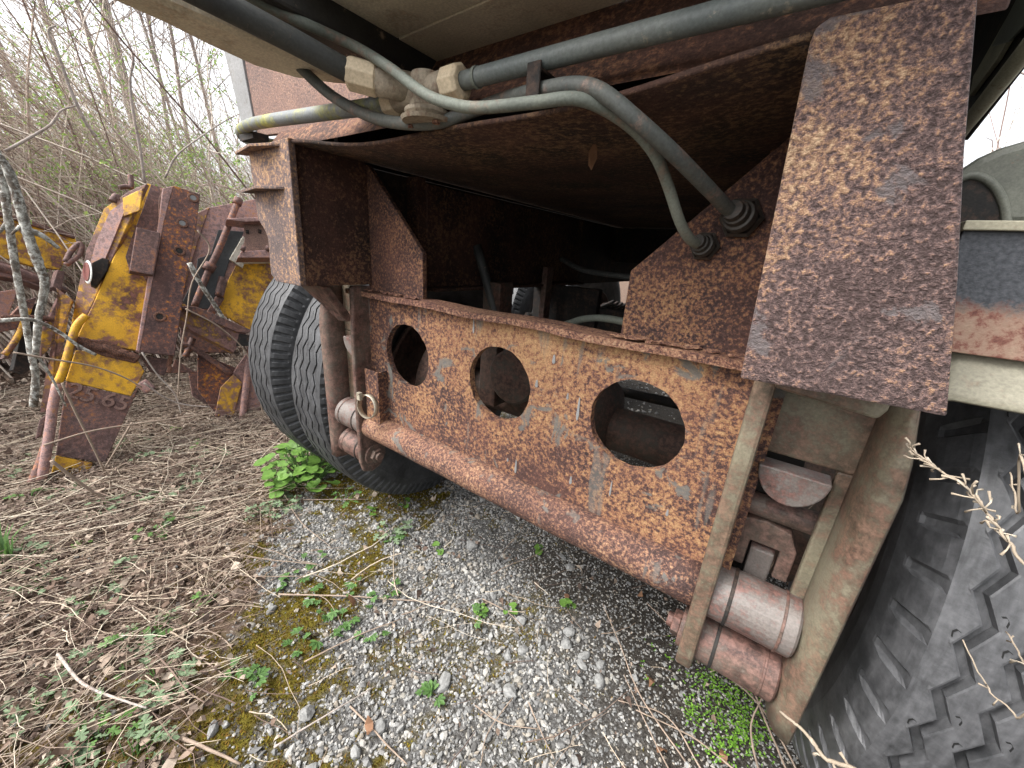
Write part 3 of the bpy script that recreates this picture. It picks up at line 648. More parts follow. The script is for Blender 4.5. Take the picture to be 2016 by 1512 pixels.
def rim_mesh():
    mb = MB()
    mb.lathe((0, 0, 0), (1, 0, 0), [(-.10, .262), (-.098, .27), (-.09, .25), (-.05, .235), (.05, .235), (.09, .25), (.098, .27), (.10, .262), (.085, .24), (.055, .225), (.03, .20), (.03, .09), (.06, .085), (.06, .001)], 40, True)
    me = bpy.data.meshes.new('wheel'); me.from_pydata(mb.v, [], mb.f); me.polygons.foreach_set('use_smooth', mb.sm); me.materials.append(MT['casting_rusty']); return me
RM = rim_mesh()
k = 0
for yv in (AY, AY+1.3):
    for sx in (-1, 1):
        for xv in (.692, .995):
            wh = link('wheel', RM, truck); wh.location = (sx*xv, yv, AZ); wh.rotation_euler = (.4*k, 0, math.pi if sx < 0 else 0); k += 1
            link('tyre', TYC if sx > 0 else TY, wh)
            if yv == AY: tag(link('sipes', SI, wh), kind='stuff')

# ------------------------------------------------------------------ body above, beams at the right
MB().prism([(-.52, -.048, 1.205), (-.52, -.132, 1.098), (.47, -.132, 1.098), (.47, -.062, 1.205)], (0, .012, .010)).build('rear_sill', 'sill', truck, .002)
fl = MB().prism([(-.107, -.048, 1.2), (.47, -.075, 1.2), (.47, -.150, 1.2), (-.107, -.126, 1.2)], (0, 0, .02)).build('floor_panel', 'tan', truck, .001)
MB().prism([(-.107, -.128, 1.2005), (.47, -.152, 1.2005), (.47, -.27, 1.2005), (-.107, -.27, 1.2005)], (0, 0, .02)).build('floor_panel', 'tan', truck, .001)
MB().box((-.186, -.33, 1.172), (-.108, -.052, 1.215)).build('black_rail', 'black_bar', truck, .004)
ol = [(-.19, -.118), (-.23, -.145), (-.268, -.185), (-.283, -.24), (-.27, -.30), (-.255, -.345), (-.243, -.42), (-.187, -.42)]
MB().prism([(q[0], q[1], 1.160) for q in ol], (0, 0, .05)).build('side_beam', 'tan', truck, .012)
pn = MB().prism([atY(478, 100, -.1), atY(507, 268, -.1), atY(700, 245, -.1), atY(760, 120, -.1), atY(560, 60, -.1)], (0, .01, 0)).build('side_panel', 'panel', truck, .001)
MB().prism([atY(437, 85, -.104), atY(471, 88, -.104), atY(504, 266, -.104), atY(480, 262, -.104)], (0, .012, 0)).build('edge_strip', 'grey_edge', pn, .001)
rb = MB().box((.515, .0, .877), (1.18, .008, .985)).build('bumper_beam', 'beam', truck, .001)
MB().box((.513, -.006, .985), (1.18, .03, .993)).build('top_lip', 'tan_rail', rb, .001)
# mudguard over the right duals
mb = MB(); aa = np.radians(np.linspace(143.5, 128, 16)); V = []
for a in aa:
    for xv in (.53, .55, 1.12, 1.14):
        rr = .575 if xv in (.53, 1.14) else .590
        V.append((xv, AY+rr*math.cos(a), AZ+rr*math.sin(a)))
F = [(i*4+j, i*4+j+1, (i+1)*4+j+1, (i+1)*4+j) for i in range(15) for j in range(3)]
mg = mb.add(V, F, True).build('mudguard', 'mudguard', truck); so = mg.modifiers.new('solid', 'SOLIDIFY'); so.thickness = .004
# rounded housing with a dark arched opening behind the beam
Y = .42
out = [atY(*p, Y) for p in [(1850, 440), (1850, 372), (1893, 333), (1930, 308), (1975, 288), (2030, 272), (2120, 262), (2260, 275), (2300, 450)]]
ho = MB().prism(out, (0, .30, 0)).build('fender_housing', 'olive', truck, .012)
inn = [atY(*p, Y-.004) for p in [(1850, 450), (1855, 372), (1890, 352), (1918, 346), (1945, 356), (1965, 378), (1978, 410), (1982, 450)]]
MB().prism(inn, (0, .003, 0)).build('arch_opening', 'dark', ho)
MB().tube(spline(inn), .006, 8).build('arch_rim', 'olive', ho)
# body skirt at the upper right
X = .62
def qx(pts, t, name, mat, par=truck, bev=.002): return MB().prism([atX(*p, X) for p in pts], (t, 0, 0)).build(name, mat, par, bev)
sk = qx([(1882, 278), (1882, -60), (2120, -160), (2120, -20), (2016, 98)], .02, 'body_skirt', 'dark')
MB().box((-.52, .0, 1.2605), (.47, 3.2, 1.78)).build('body_hull', 'olive', truck, .01)
MB().box((.4705, .30, 1.70), (.64, 3.2, 1.74)).build('body_side_floor', 'dark', truck)
MB().tube([atX(1850, 318, X), atX(1905, 243, X), atX(2016, 104, X), atX(2110, -16, X)], .014, 12).build('skirt_rail', 'tan_rail', sk)
MB().prism([atX(*p, X-.01) for p in [(1908, 190), (1916, 150), (1990, 20), (2010, -20), (2030, -20), (1995, 60), (1960, 120)]], (.008, 0, 0)).build('skirt_batten', 'tan_rail', sk, .001)
MB().prism([atX(*p, X-.012) for p in [(1952, 92), (2005, -10), (2060, -40), (2060, 0), (1985, 82)]], (.005, 0, 0)).build('skirt_flap', 'olive', sk, .001)

# ------------------------------------------------------------------ conduits, hoses
def pip(pts, r, name, mat, par=truck, k=8, n=14): return MB().tube(spline(pts, k), r, n).build(name, mat, par)
MB().lathe((-.012, -.162, 1.088), (0, 0, 1), [(0, .001), (0, .024), (.004, .027), (.008, .027), (.011, .021), (.045, .019), (.05, .001)], 24).build('junction_box', 'junction', truck, .001)
jb = [o for o in truck.children if o.name.startswith('junction_box')][0]
MB().lathe((-.012, -.162, 1.083), (0, 0, 1), [(0, .001), (0, .030), (.004, .032), (.005, .001)], 24).build('cover', 'junction', jb)
for sx in (-1, 1): MB().cyl((-.012+sx*.022, -.168, 1.0825), (-.012+sx*.022, -.168, 1.079), .005, 6).build('cover_screw', 'flange', jb)
MB().tube([(-.012, -.162, 1.117), (.024, -.162, 1.117)], .016, 16).build('right_neck', 'junction', jb)
MB().tube([(-.012, -.162, 1.117), (-.07, -.160, 1.116)], .014, 16).build('left_neck', 'junction', jb)
MB().tube([(-.03, -.155, 1.122), (-.075, -.194, 1.128)], .0165, 16).build('front_neck', 'junction', jb)
def nut(a, b, r, name='hex_nut', mat='nut'): 
    a, b = np.array(a), np.array(b); d = b-a
    return MB().lathe(a, d, [(0, .0005), (0, r*.82), (.004, r), (np.linalg.norm(d)-.004, r), (np.linalg.norm(d), r*.82), (np.linalg.norm(d), .0005)], 8).build(name, mat, truck, .0012)
nut((.020, -.162, 1.117), (.048, -.162, 1.118), .0185)
nut((-.068, -.188, 1.127), (-.096, -.213, 1.132), .0185)
nut((-.068, -.158, 1.115), (-.096, -.156, 1.116), .016)
MB().tube(spline([(.046, -.162, 1.118), (.2, -.162, 1.119), (.36, -.162, 1.119), (.42, -.160, 1.12), (.47, -.155, 1.124)]), .0092, 18).build('conduit', 'conduit', truck)
MB().lathe((.066, -.162, 1.118), (1, 0, 0), [(0, .009), (0, .0105), (.004, .0105), (.004, .009)], 18).build('conduit_ring', 'hose', truck)
MB().tube(spline([(-.092, -.209, 1.132), (-.106, -.27, 1.143), (-.112, -.34, 1.15), (-.114, -.42, 1.155)]), .0125, 18).build('conduit', 'hose_dark', truck)
pip([(-.094, -.156, 1.116), atY(600, 228, -.16), atY(530, 238, -.155), atY(492, 246, -.14), atY(474, 258, -.115), atY(482, 272, -.095), atY(512, 280, -.09), (-.50, -.05, 1.118)], .0105, 'conduit', 'conduit_mossy')
pip([atZ(470, -22, 1.175), atZ(540, 18, 1.172), atZ(600, 46, 1.168), atZ(700, 92, 1.160), atY(765, 132, -.205), atY(835, 184, -.200), atY(890, 205, -.196), atY(945, 212, -.19), atY(1050, 202, -.18), atY(1130, 194, -.172), atY(1190, 214, -.155), atY(1250, 256, -.13), atY(1290, 305, -.11), atY(1315, 365, -.085), atY(1340, 440, -.055), atY(1362, 474, -.03), atY(1385, 484, .0)], .0058, 'hose', 'hose')
pip([atZ(480, 40, 1.165), atY(560, 92, -.215), atY(592, 133, -.20), atY(650, 186, -.188), atY(712, 222, -.18), atY(770, 240, -.172), atY(850, 243, -.158), atY(920, 222, -.145), atY(990, 196, -.140), atY(1062, 178, -.160), atY(1130, 168, -.166), atY(1185, 182, -.164), atY(1255, 238, -.150), atY(1330, 306, -.115), atY(1395, 372, -.066), atY(1432, 410, -.028), atY(1460, 430, .0)], .0073, 'hose', 'hose_mid')
for (px, py, sc_) in ((1460, 430, .82), (1388, 485, .62)):
    c = atY(px, py, .004); d = np.array([-.28, -.9, .25]); d /= np.linalg.norm(d)
    ft = MB().lathe(c, (0, -1, 0), [(0, .001), (0, .027*sc_), (.006*sc_, .029*sc_), (.012*sc_, .024*sc_)], 6).lathe(c+np.array([0, -.010*sc_, 0]), d, [(0, .022*sc_), (.010*sc_, .021*sc_), (.011*sc_, .017*sc_), (.020*sc_, .0165*sc_), (.021*sc_, .0135*sc_), (.03*sc_, .013*sc_), (.031*sc_, .001)], 18).build('hose_fitting', 'fitting', truck, .0008)
c = atY(1062, 178, -.16)
MB().box(c+np.array([-.008, -.013, -.016]), c+np.array([.008, -.0105, .02])).box(c+np.array([-.008, -.0105, .012]), c+np.array([.008, .03, .015])).build('hose_clip', 'dark', truck, .001)
# tie wrap at the pipe end
MB().box(atY(497, 258, -.13), atY(503, 285, -.10)).build('tie_wrap', 'dark', truck)

# hose clamp hung on the tab
c = atY(724, 800, -.055); root = tag(empty('hose_clamp', c), 'loose tarnished hose clamp ring hung on the angle tab', 'hose clamp')
A = np.array([-.15, .98, -.12]); A /= np.linalg.norm(A)
mb = MB().lathe((0, 0, 0)-A*.0065, A, [(0, .0272), (.013, .0272), (.013, .0285), (0, .0285), (0, .0272)], 40, True); mb.build('band', 'clamp', root)
MB().box((-.006, -.004, -.006), (.006, .005, .012)).build('worm_housing', 'clamp', root, .001).location = (-.012, -.012, .022)
MB().cyl((-.018, -.012, .014), (-.018, -.012, .034), .0035, 10).build('screw', 'fitting', root)

# ------------------------------------------------------------------ scrap heap on the left
def z5(pts): return [(a*.4298, 350+b*.4298) for a, b in pts]
def scrap(name, label, base, cat='scrap metal', group=None): return tag(empty(name, base), label, cat, group)
def loc(o, root):  # shift world-coordinate mesh so that it sits under its root
    o.data.transform(Matrix.Translation(-root.location)); return o
def splate(root, pts, pl, t, name, mat, bev=.003, raw=False):
    p0, n = pl; n = np.array(n, float); n /= np.linalg.norm(n)
    P = [atPl(x, y, p0, n) for x, y in (pts if raw else z5(pts))]
    return loc(MB().prism(P, -n*t).build(name, mat, root, bev), root)
def stube(root, pts, pl, r, name, mat, n=12, k=6):
    p0, nn = pl; nn = np.array(nn, float)
    return loc(MB().tube(spline([atPl(x, y, p0, nn) for x, y in z5(pts)], k), r, n).build(name, mat, root), root)
bA = (-1.74, -.46, 0.)
A = scrap('plough_wing', 'leaning yellow and rust steel wing with bolted brown channel and welded numbers', bA)
nA = np.array([.94, -.10, .32]); plA = (bA, nA); pA2 = ((-1.73+.06, -.40, .0), nA)
nS = np.array([.72, -.62, .30])
eA = atPl(*z5([(515, 375)])[0], bA, nA)
splate(A, [(675, 25), (745, 45), (730, 250), (690, 500), (625, 790), (345, 745), (430, 570), (515, 375)], plA, .05, 'front_face', 'yellow')
splate(A, [(476, 140), (590, 60), (672, 26), (512, 375), (428, 570), (342, 745), (300, 800), (345, 560), (395, 330)], (eA-nA*.004, nS), .02, 'side_face', 'yellow_worn')
splate(A, [(692, 30), (745, 46), (728, 250), (704, 430), (668, 470), (640, 425), (598, 440), (575, 360), (612, 250), (655, 140)], (np.array(bA)+nA*.006, nA), .01, 'bare_strip', 'brown', .001)
splate(A, [(505, 150), (590, 92), (560, 180), (520, 280), (470, 400), (420, 500), (400, 440), (440, 290)], (eA+nS*.004, nS), .01, 'bare_strip', 'pink', .001)
splate(A, [(560, 92), (655, 45), (640, 150), (565, 178)], (eA+nS*.006, nS), .008, 'raised_plate', 'yellow')
splate(A, [(795, 35), (918, 75), (900, 220), (855, 450), (800, 815), (640, 800), (700, 470), (752, 200)], (np.array(bA)+nA*.055, nA), .012, 'channel_web', 'brown_orange')
splate(A, [(745, 48), (795, 36), (752, 200), (700, 470), (640, 800), (624, 790), (676, 470), (728, 200)], (np.array(bA)+nA*.056, nA), .06, 'channel_flange', 'pink')
splate(A, [(625, 225), (735, 252), (702, 446), (592, 426)], (np.array(bA)+nA*.085, nA), .05, 'box_tab', 'brown')
splate(A, [(345, 790), (480, 800), (620, 820), (662, 885), (600, 1000), (300, 930)], (np.array(bA)+nA*.004, nA), .04, 'yellow_collar', 'yellow')
splate(A, [(302, 935), (600, 1003), (640, 950), (482, 1306), (255, 1270)], (np.array(bA)+nA*.002, nA), .03, 'tail_plate', 'brown')
splate(A, [(255, 1273), (425, 1306), (410, 1352), (222, 1402)], (np.array(bA)+nA*.003, nA), .03, 'tail_tip', 'yellow')
splate(A, [(640, 815), (780, 830), (755, 905), (690, 890)], (np.array(bA)-nA*.03, nA), .02, 'lower_bracket', 'brown')
for (a, b_, amp) in (((345, 745), (640, 830), 9), ((745, 50), (705, 500), 6), ((800, 690), (770, 900), 6)):
    pts = [(a[0]+(b_[0]-a[0])*t+rng.normal(0, amp*.5), a[1]+(b_[1]-a[1])*t+rng.normal(0, amp*.5)) for t in np.linspace(0, 1, 16)]
    o = stube(A, pts, (np.array(bA)+nA*.010, nA), .016 if amp > 8 else .009, 'weld_seam', 'weld', 8, 3)
splate(A, [(340, 735), (480, 742), (600, 800), (640, 830), (620, 850), (470, 815), (350, 765)], (np.array(bA)+nA*.012, nA), .04, 'weld_pad', 'weld', .006)
# bolts and punched holes (dark recess rings) on the channel
for (x, y) in ((835, 208), (732, 636), (885, 92), (822, 335)):
    c = atPl(*z5([(x, y)])[0], np.array(bA)+nA*.056, nA); loc(MB().lathe(c, nA/np.linalg.norm(nA), [(0, .012), (.004, .014), (.004, .020), (0, .022)], 12).build('bolt_hole', 'weld', A), A)
    loc(MB().cyl(c, c+nA*.002, .012, 12).build('hole_tone_disc', 'grey_edge' if y < 300 else 'dark', A), A)  # pale discs paint the light showing through the upper holes
stube(A, [(395, 630), (350, 680), (325, 760), (290, 880), (255, 960)], (np.array(bA)+nA*.03, nA), .013, 'yellow_bar', 'yellow')
stube(A, [(262, 945), (240, 1060), (225, 1180), (190, 1390)], (np.array(bA)+nA*.03, nA), .015, 'rusty_bar', 'pink')
stube(A, [(215, 1230), (180, 1330), (150, 1400)], (np.array(bA)+nA*.02, nA), .016, 'rusty_bar', 'brown')
splate(A, [(255, 500), (275, 560), (230, 1060), (190, 1070), (215, 900), (335, 560)], (np.array(bA)-nA*.06, nA), .04, 'back_rib', 'yellow_worn')
splate(A, [(215, 1080), (190, 1180), (160, 1200), (180, 1110)], (np.array(bA)-nA*.04, nA), .02, 'back_rib', 'brown')
c = atPl(*z5([(405, 432)])[0], np.array(bA)+nA*.03, nA); an = np.array([.10, -.97, .2])
loc(MB().lathe(c, an, [(0, .001), (0, .046), (.002, .047), (.004, .044), (.004, .001)], 28).build('reflector', 'disc_white', A), A)
loc(MB().lathe(c+an*.0042, an, [(0, .037), (.003, .037), (.003, .001)], 28).build('reflector_centre', 'disc_red', A), A)
splate(A, [(420, 390), (470, 365), (500, 375), (495, 420), (440, 500), (415, 490)], (np.array(bA)+nA*.01, nA), .04, 'lamp_bracket', 'dark')
stube(A, [(300, 385), (330, 330), (370, 300), (365, 350), (300, 400)], (np.array(bA)+nA*.02, nA), .009, 'shackle', 'brown')
stube(A, [(545, 45), (575, 40), (600, 42), (600, 10), (597, -12)], (np.array(bA)-nA*.03, nA), .010, 'hook', 'brown')
stube(A, [(515, 110), (535, 85), (545, 105)], (np.array(bA)+nA*.02, nA), .014, 'lug', 'brown')
stube(A, [(645, 935), (690, 975)], (np.array(bA)+nA*.02, nA), .022, 'stub_pipe', 'pink')
# welded-on number 25.65
cu = bpy.data.curves.new('welded_number', 'FONT'); cu.body = '25.65'; cu.size = .085; cu.extrude = .004; cu.bevel_depth = .001; cu.align_x = 'CENTER'; cu.align_y = 'CENTER'
tmp = bpy.data.objects.new('tmp', cu); COL.objects.link(tmp); dg = bpy.context.evaluated_depsgraph_get()
tm = bpy.data.meshes.new_from_object(tmp.evaluated_get(dg)); bpy.data.objects.remove(tmp); tm.materials.clear(); tm.materials.append(MT['weld_number'])
c = atPl(*z5([(455, 1008)])[0], np.array(bA)+nA*.003, nA); c2 = atPl(*z5([(540, 1030)])[0], np.array(bA)+nA*.003, nA)
ex = c2-c; ex /= np.linalg.norm(ex); ez = nA/np.linalg.norm(nA); ey = np.cross(ez, ex)
tm.transform(Matrix([(ex[i], ey[i], ez[i], c[i]) for i in range(3)]+[(0, 0, 0, 1)]))
loc(link('welded_number', tm, A), A)

bB = (-1.95, .10, 0.)
nB = np.array([.93, -.20, .30]); plB = (bB, nB); off = lambda d: (np.array(bB)+nB*d, nB)
B = scrap('scrap_plough', 'second yellow and pinkish rust scrap frame with box beam and leaning rod behind tyre', bB)
splate(B, [(942, 138), (1178, 95), (1260, 120), (1260, 420), (1110, 390), (1000, 600), (830, 620), (800, 560), (885, 300)], plB, .02, 'upper_panel', 'pink')
splate(B, [(905, 160), (960, 135), (905, 300), (840, 520), (800, 560), (870, 330)], off(.006), .02, 'yellow_edge', 'yellow_worn')
splate(B, [(1080, 400), (1240, 380), (1290, 470), (1260, 720), (1150, 700), (1000, 612), (1020, 520)], off(.008), .03, 'lower_panel', 'yellow')
splate(B, [(800, 590), (830, 575), (1140, 700), (1125, 715), (1070, 800), (805, 665)], off(.14), .10, 'box_beam', 'yellow_worn')
splate(B, [(800, 585), (900, 590), (1160, 700), (1130, 712), (1080, 705)], off(.155), .015, 'beam_top', 'brown')
splate(B, [(1096, 712), (1146, 722), (1140, 770), (1080, 770)], off(.146), .006, 'beam_mouth', 'dark')
splate(B, [(905, 800), (1080, 870), (1075, 960), (990, 1085), (905, 970)], off(.02), .03, 'lower_plate', 'brown_orange')
splate(B, [(1075, 880), (1140, 790), (1200, 760), (1190, 1120), (1060, 1180), (985, 1075)], off(.03), .03, 'lower_plate', 'pink')
splate(B, [(1110, 900), (1250, 930), (1240, 1110), (1120, 1130)], off(-.02), .02, 'back_plate', 'brown')
splate(B, [(820, 640), (1000, 700), (1060, 800), (900, 800), (830, 760)], off(-.05), .03, 'inner_panel', 'brown')
splate(B, [(1010, 960), (1070, 900), (1110, 940), (1050, 1170), (985, 1090)], off(.05), .02, 'lower_flap', 'yellow_worn')
splate(B, [(1140, 740), (1260, 720), (1260, 960), (1150, 900)], off(.0), .02, 'side_plate', 'brown_orange')
stube(B, [(1150, 770), (1130, 930), (1105, 1150)], off(.06), .016, 'rusty_bar', 'pink')
splate(B, [(1180, 460), (1300, 440), (1300, 900), (1190, 880), (1150, 700)], off(-.015), .03, 'end_slab', 'yellow_worn')
splate(B, [(860, 880), (1000, 900), (1000, 1070), (880, 1000)], off(-.03), .03, 'back_slab', 'brown')
stube(B, [(830, 760), (900, 790), (1060, 900)], off(.03), .014, 'cross_rod', 'brown')
stube(B, [(885, 735), (850, 820)], off(.03), .014, 'cross_rod', 'brown')
splate(B, [(800, 830), (895, 890), (780, 895)], off(.05), .02, 'toe_plate', 'brown')
stube(B, [(1090, 108), (1010, 310), (950, 440), (890, 590)], off(.08), .015, 'leaning_rod', 'brown')
stube(B, [(1094, 96), (1084, 122)], off(.08), .022, 'rod_head', 'brown', 10, 2)
stube(B, [(968, 395), (950, 425)], off(.08), .026, 'rod_collar', 'brown', 10, 2)
stube(B, [(1018, 455), (1000, 540)], off(.08), .016, 'clevis', 'brown'); stube(B, [(1030, 470), (1012, 545)], off(.08), .012, 'clevis', 'brown')
stube(B, [(1010, 545), (960, 630), (945, 660)], off(.06), .018, 'clevis_rod', 'brown')
rs = scrap('rubber_sheet', 'crumpled black rubber sheet wedged behind the leaning rusty rod', np.array(bB)+nB*.03, 'rubber sheet')
splate(rs, [(1000, 238), (1118, 246), (1085, 330), (1050, 385), (1020, 480), (960, 600), (880, 600), (835, 568), (895, 450), (905, 370), (965, 350)], off(.035), .008, 'sheet', 'sheet', .002)
wb = scrap('white_board', 'flaking white board lying below the bolted I-beam offcut', np.array(bB)+nB*.06, 'board')
splate(wb, [(1050, 372), (1112, 268), (1240, 330), (1245, 388), (1120, 392), (1112, 412)], off(.05), .02, 'board', 'board', .002)
ib = scrap('beam_offcut', 'short rusty I-beam offcut with bolts resting on the white board', np.array(bB)+nB*.16, 'I-beam')
splate(ib, [(1036, 190), (1060, 184), (1260, 178), (1260, 196), (1120, 202)], off(.19), .10, 'top_flange', 'pink')
splate(ib, [(1118, 202), (1250, 196), (1250, 335), (1105, 335), (1122, 280)], off(.14), .02, 'web', 'panel')
splate(ib, [(1105, 335), (1260, 330), (1260, 366), (1088, 366)], off(.19), .10, 'bottom_flange', 'pink')
for (x, y) in ((1112, 325), (1224, 325)): stube(ib, [(x-8, y-6), (x+12, y+4)], off(.21), .016, 'bolt', 'brown', 6, 2)
for (x, y) in ((1134, 248), (1190, 246)): stube(ib, [(x, y-8), (x, y+8)], off(.142), .007, 'slot', 'dark', 8, 2)
bC = (-2.75, -.62, 0.)
nC = np.array([.93, .22, .22]); offC = lambda d: (np.array(bC)+nC*d, nC)
Cc = scrap('yellow_blade', 'yellow scrap blade with brown edge lying behind the lichen covered stems', bC)
splate(Cc, [(-60, 150), (60, 185), (345, 268), (352, 300), (275, 422), (150, 405), (-60, 350)], offC(0), .03, 'blade', 'yellow')
splate(Cc, [(-60, 140), (60, 172), (350, 262), (345, 278), (60, 190), (-60, 158)], offC(.02), .05, 'top_edge', 'brown')
splate(Cc, [(-60, 360), (130, 420), (250, 478), (240, 520), (100, 470), (-60, 440)], offC(.10), .10, 'lower_beam', 'brown')
fr_ = scrap('rusty_frame', 'dark rusty frame bars heaped on the leaf litter below the yellow blade', (-2.25, -.66, 0))
offD = lambda d: (np.array((-2.25, -.66, 0))+nC*d, nC)
splate(fr_, [(-60, 530), (85, 508), (40, 630), (-60, 640)], offD(.02), .03, 'pink_plate', 'pink')
splate(fr_, [(-60, 660), (40, 640), (120, 560), (170, 545), (150, 600), (40, 830), (10, 830), (90, 690), (-60, 720)], offD(-.02), .04, 'angle_bar', 'brown')
stube(fr_, [(20, 810), (55, 770), (95, 700), (130, 600)], offD(.05), .011, 'yellow_bar', 'yellow')
splate(fr_, [(270, 545), (315, 560), (230, 780), (180, 830), (195, 700)], offD(.06), .03, 'ribbed_panel', 'yellow_worn')
splate(fr_, [(120, 590), (210, 560), (190, 840), (110, 900), (60, 880)], offD(-.08), .05, 'back_plate', 'dark')
splate(fr_, [(265, 420), (300, 430), (280, 520), (240, 500)], offD(.08), .05, 'hinge_block', 'brown')
stube(fr_, [(-40, 400), (100, 440), (300, 520)], offD(.02), .02, 'long_bar', 'brown')
stube(fr_, [(0, 640), (150, 640), (260, 650)], offD(.06), .012, 'long_bar', 'weld')

# ------------------------------------------------------------------ lichen covered stems at the far left
def stem_thing(name, label, cat, pts, rad, mat, X, n=10, group=None, branches=()):
    P = spline([atX(x, y, X) for x, y in pts], 6); b = P[-1] if P[-1][2] < P[0][2] else P[0]
    r = tag(empty(name, b), label, cat, group)
    R = np.interp(np.linspace(0, 1, len(P)), np.linspace(0, 1, len(rad)), rad)*(1+rng.normal(0, .05, len(P)))
    o = MB().tube(P, R, n).build('trunk', mat, r); loc(o, r)
    if branches:
        mb = MB()
        for br, rr in branches: mb.tube(spline([atX(x, y, X) for x, y in br], 5), np.linspace(rr, rr*.5, (len(br)-1)*5+1), 7)
        loc(mb.build('crown', mat, r), r)
    return r
stem_thing('lichen_sapling', 'thin sapling stem crusted with white lichen before the yellow blade, forked at top', 'sapling',
           [(-14, 290), (2, 330), (12, 400), (22, 470), (34, 545), (48, 620), (60, 690), (70, 740), (66, 800)], [.011, .010, .0085, .0085, .010], 'bark_lichen', -1.55,
           branches=[([(60, 680), (100, 740), (130, 800)], .005), ([(20, 430), (0, 455), (-20, 470)], .006)])
stem_thing('lichen_sapling', 'thicker lichen crusted stem ending above the rusty frame, with broken side stub', 'sapling',
           [(-10, 300), (14, 330), (32, 380), (46, 430), (58, 470), (76, 520), (88, 555), (84, 590), (76, 625), (70, 700)], [.010, .0115, .012, .010, .008], 'bark_lichen', -1.50,
           branches=[([(60, 455), (85, 465), (116, 489)], .010), ([(40, 445), (22, 462)], .005)])

for nm, lab_, pts, X_, r_, mt_ in [
    ('dead_branch', 'grey dead branch leaning beside the black rubber sheet', [(868, 390), (915, 480), (975, 570), (1022, 640)], -1.62, .010, 'bark_lichen'),
    ('dry_vine', 'pale thin vine hanging down before the box beam', [(905, 240), (960, 330), (880, 480), (855, 640), (828, 800), (815, 1000)], -1.5, .0028, 'straw'),
    ('dry_vine', 'long horizontal bramble runner before the yellow collar', [(60, 800), (230, 830), (420, 862), (560, 910), (650, 960)], -1.45, .003, 'straw'),
    ('dry_stalk', 'pale straight stalk leaning on the brown tail plate', [(285, 940), (350, 1080), (420, 1220), (478, 1345)], -1.55, .004, 'straw'),
    ('dry_stalk', 'short stalk crossing the foot of the tail plate', [(605, 1120), (540, 1230), (470, 1345)], -1.55, .0035, 'straw'),
    ('dead_branch', 'brown twig reaching from the lichen stems to the yellow bar', [(0, 655), (140, 650), (260, 700), (360, 770), (440, 812)], -1.45, .006, 'bark_lichen'),
    ('dry_vine', 'looping runner from rusty bar to the left tyre', [(200, 1225), (420, 1160), (640, 1125), (820, 1100), (1000, 1075)], -1.45, .003, 'straw'),
    ('dry_vine', 'bramble tangle hanging from the channel foot', [(660, 940), (760, 1010), (850, 1040), (960, 1050)], -1.5, .003, 'bark'),
    ('dry_vine', 'thin bramble drooping over the brown plate foot', [(650, 800), (720, 900), (800, 990), (830, 1080)], -1.52, .0026, 'bark'),
    ('dry_vine', 'white curly vine before the second yellow panel', [(850, 600), (1000, 680), (1120, 790), (1180, 920), (1200, 1060), (1235, 1110)], -1.48, .0028, 'straw'),
    ('dry_stalk', 'stout pale stick lying at the foot of the yellow tail tip', [(235, 1295), (330, 1370), (430, 1440), (540, 1490)], -1.42, .005, 'straw')]:
    stem_thing(nm, lab_, 'branch' if nm == 'dead_branch' else 'vine' if nm == 'dry_vine' else 'stalk', z5(pts), [r_, r_*.8], mt_, X_, 7)
# ------------------------------------------------------------------ woods behind
def azpt(px, dist, py=470):
    d = ray(px, py); d = d*np.array([1, 1, 0]); d /= np.linalg.norm(d); p = CAM+d*dist; return np.array([p[0], p[1], float(gz(p[0], p[1]))-.05])
def tree(base, H, r0, lean, nb=26, seed=0):
    rg = np.random.default_rng(seed)
    root = tag(empty('bare_tree', base), 'slender leafless grey brown tree standing behind the brush', 'tree', 'bare trees behind the brush')
    K = 10; t = np.linspace(0, 1, K); wob = rg.normal(0, .05, (K, 2)).cumsum(0)*.5
    P = np.stack([lean[0]*t*H+wob[:, 0], lean[1]*t*H+wob[:, 1], t*H], -1); R = r0*(1-.8*t)
    MB().tube(P, R, 9).build('trunk', 'bark', root)
    Ps, Rs = [], []
    for i in range(nb):
        u = rg.uniform(.3, .97); b = np.array([np.interp(u, t, P[:, k]) for k in range(3)]); a = rg.uniform(0, 6.28); L = H*(1-u)*rg.uniform(.25, .5)+.5
        d = np.array([math.cos(a), math.sin(a), rg.uniform(.5, 1.4)]); d /= np.linalg.norm(d)
        s = np.linspace(0, 1, 6)[:, None]; q = b+d*L*s+rg.normal(0, .03*L, (6, 3))*s; q[:, 2] += .12*L*s[:, 0]**2
        Ps.append(q); Rs.append(np.interp(u, t, R)*.30*np.linspace(1, .2, 6))
        for j in range(8):
            v = rg.uniform(.25, 1); bb = b+d*L*v; dd = d+rg.normal(0, .6, 3); q2 = bb+dd*L*.35*s+rg.normal(0, .02*L, (6, 3))*s
            Ps.append(q2); Rs.append(np.interp(u, t, R)*.13*np.linspace(1, .25, 6))
    V, F = many_tubes(np.array(Ps), np.maximum(np.array(Rs), .0032), 4); link('crown', mesh_np('crown', V, F, 'bark', True), root)
    return root
k = 0
for px, dist, r0, H in [(-60, 7.5, .07, 9), (30, 9, .10, 11), (75, 12, .09, 12), (110, 8.5, .055, 9), (150, 13, .10, 13), (190, 10, .05, 10), (215, 14, .09, 12), (255, 11, .06, 11), (325, 10, .15, 12), (300, 13, .10, 13), (365, 12, .07, 11), (400, 15, .10, 12), (425, 10, .05, 9), (470, 13, .08, 12), (560, 14, .09, 12), (700, 15, .1, 12), (1960, 9, .10, 10), (2080, 11, .11, 11), (2200, 8, .07, 9)]:
    k += 1; rg = np.random.default_rng(k)
    tree(azpt(px, dist), H, r0*.58, (rg.normal(0, .03), rg.normal(-.04, .04)), 44, 100+k)

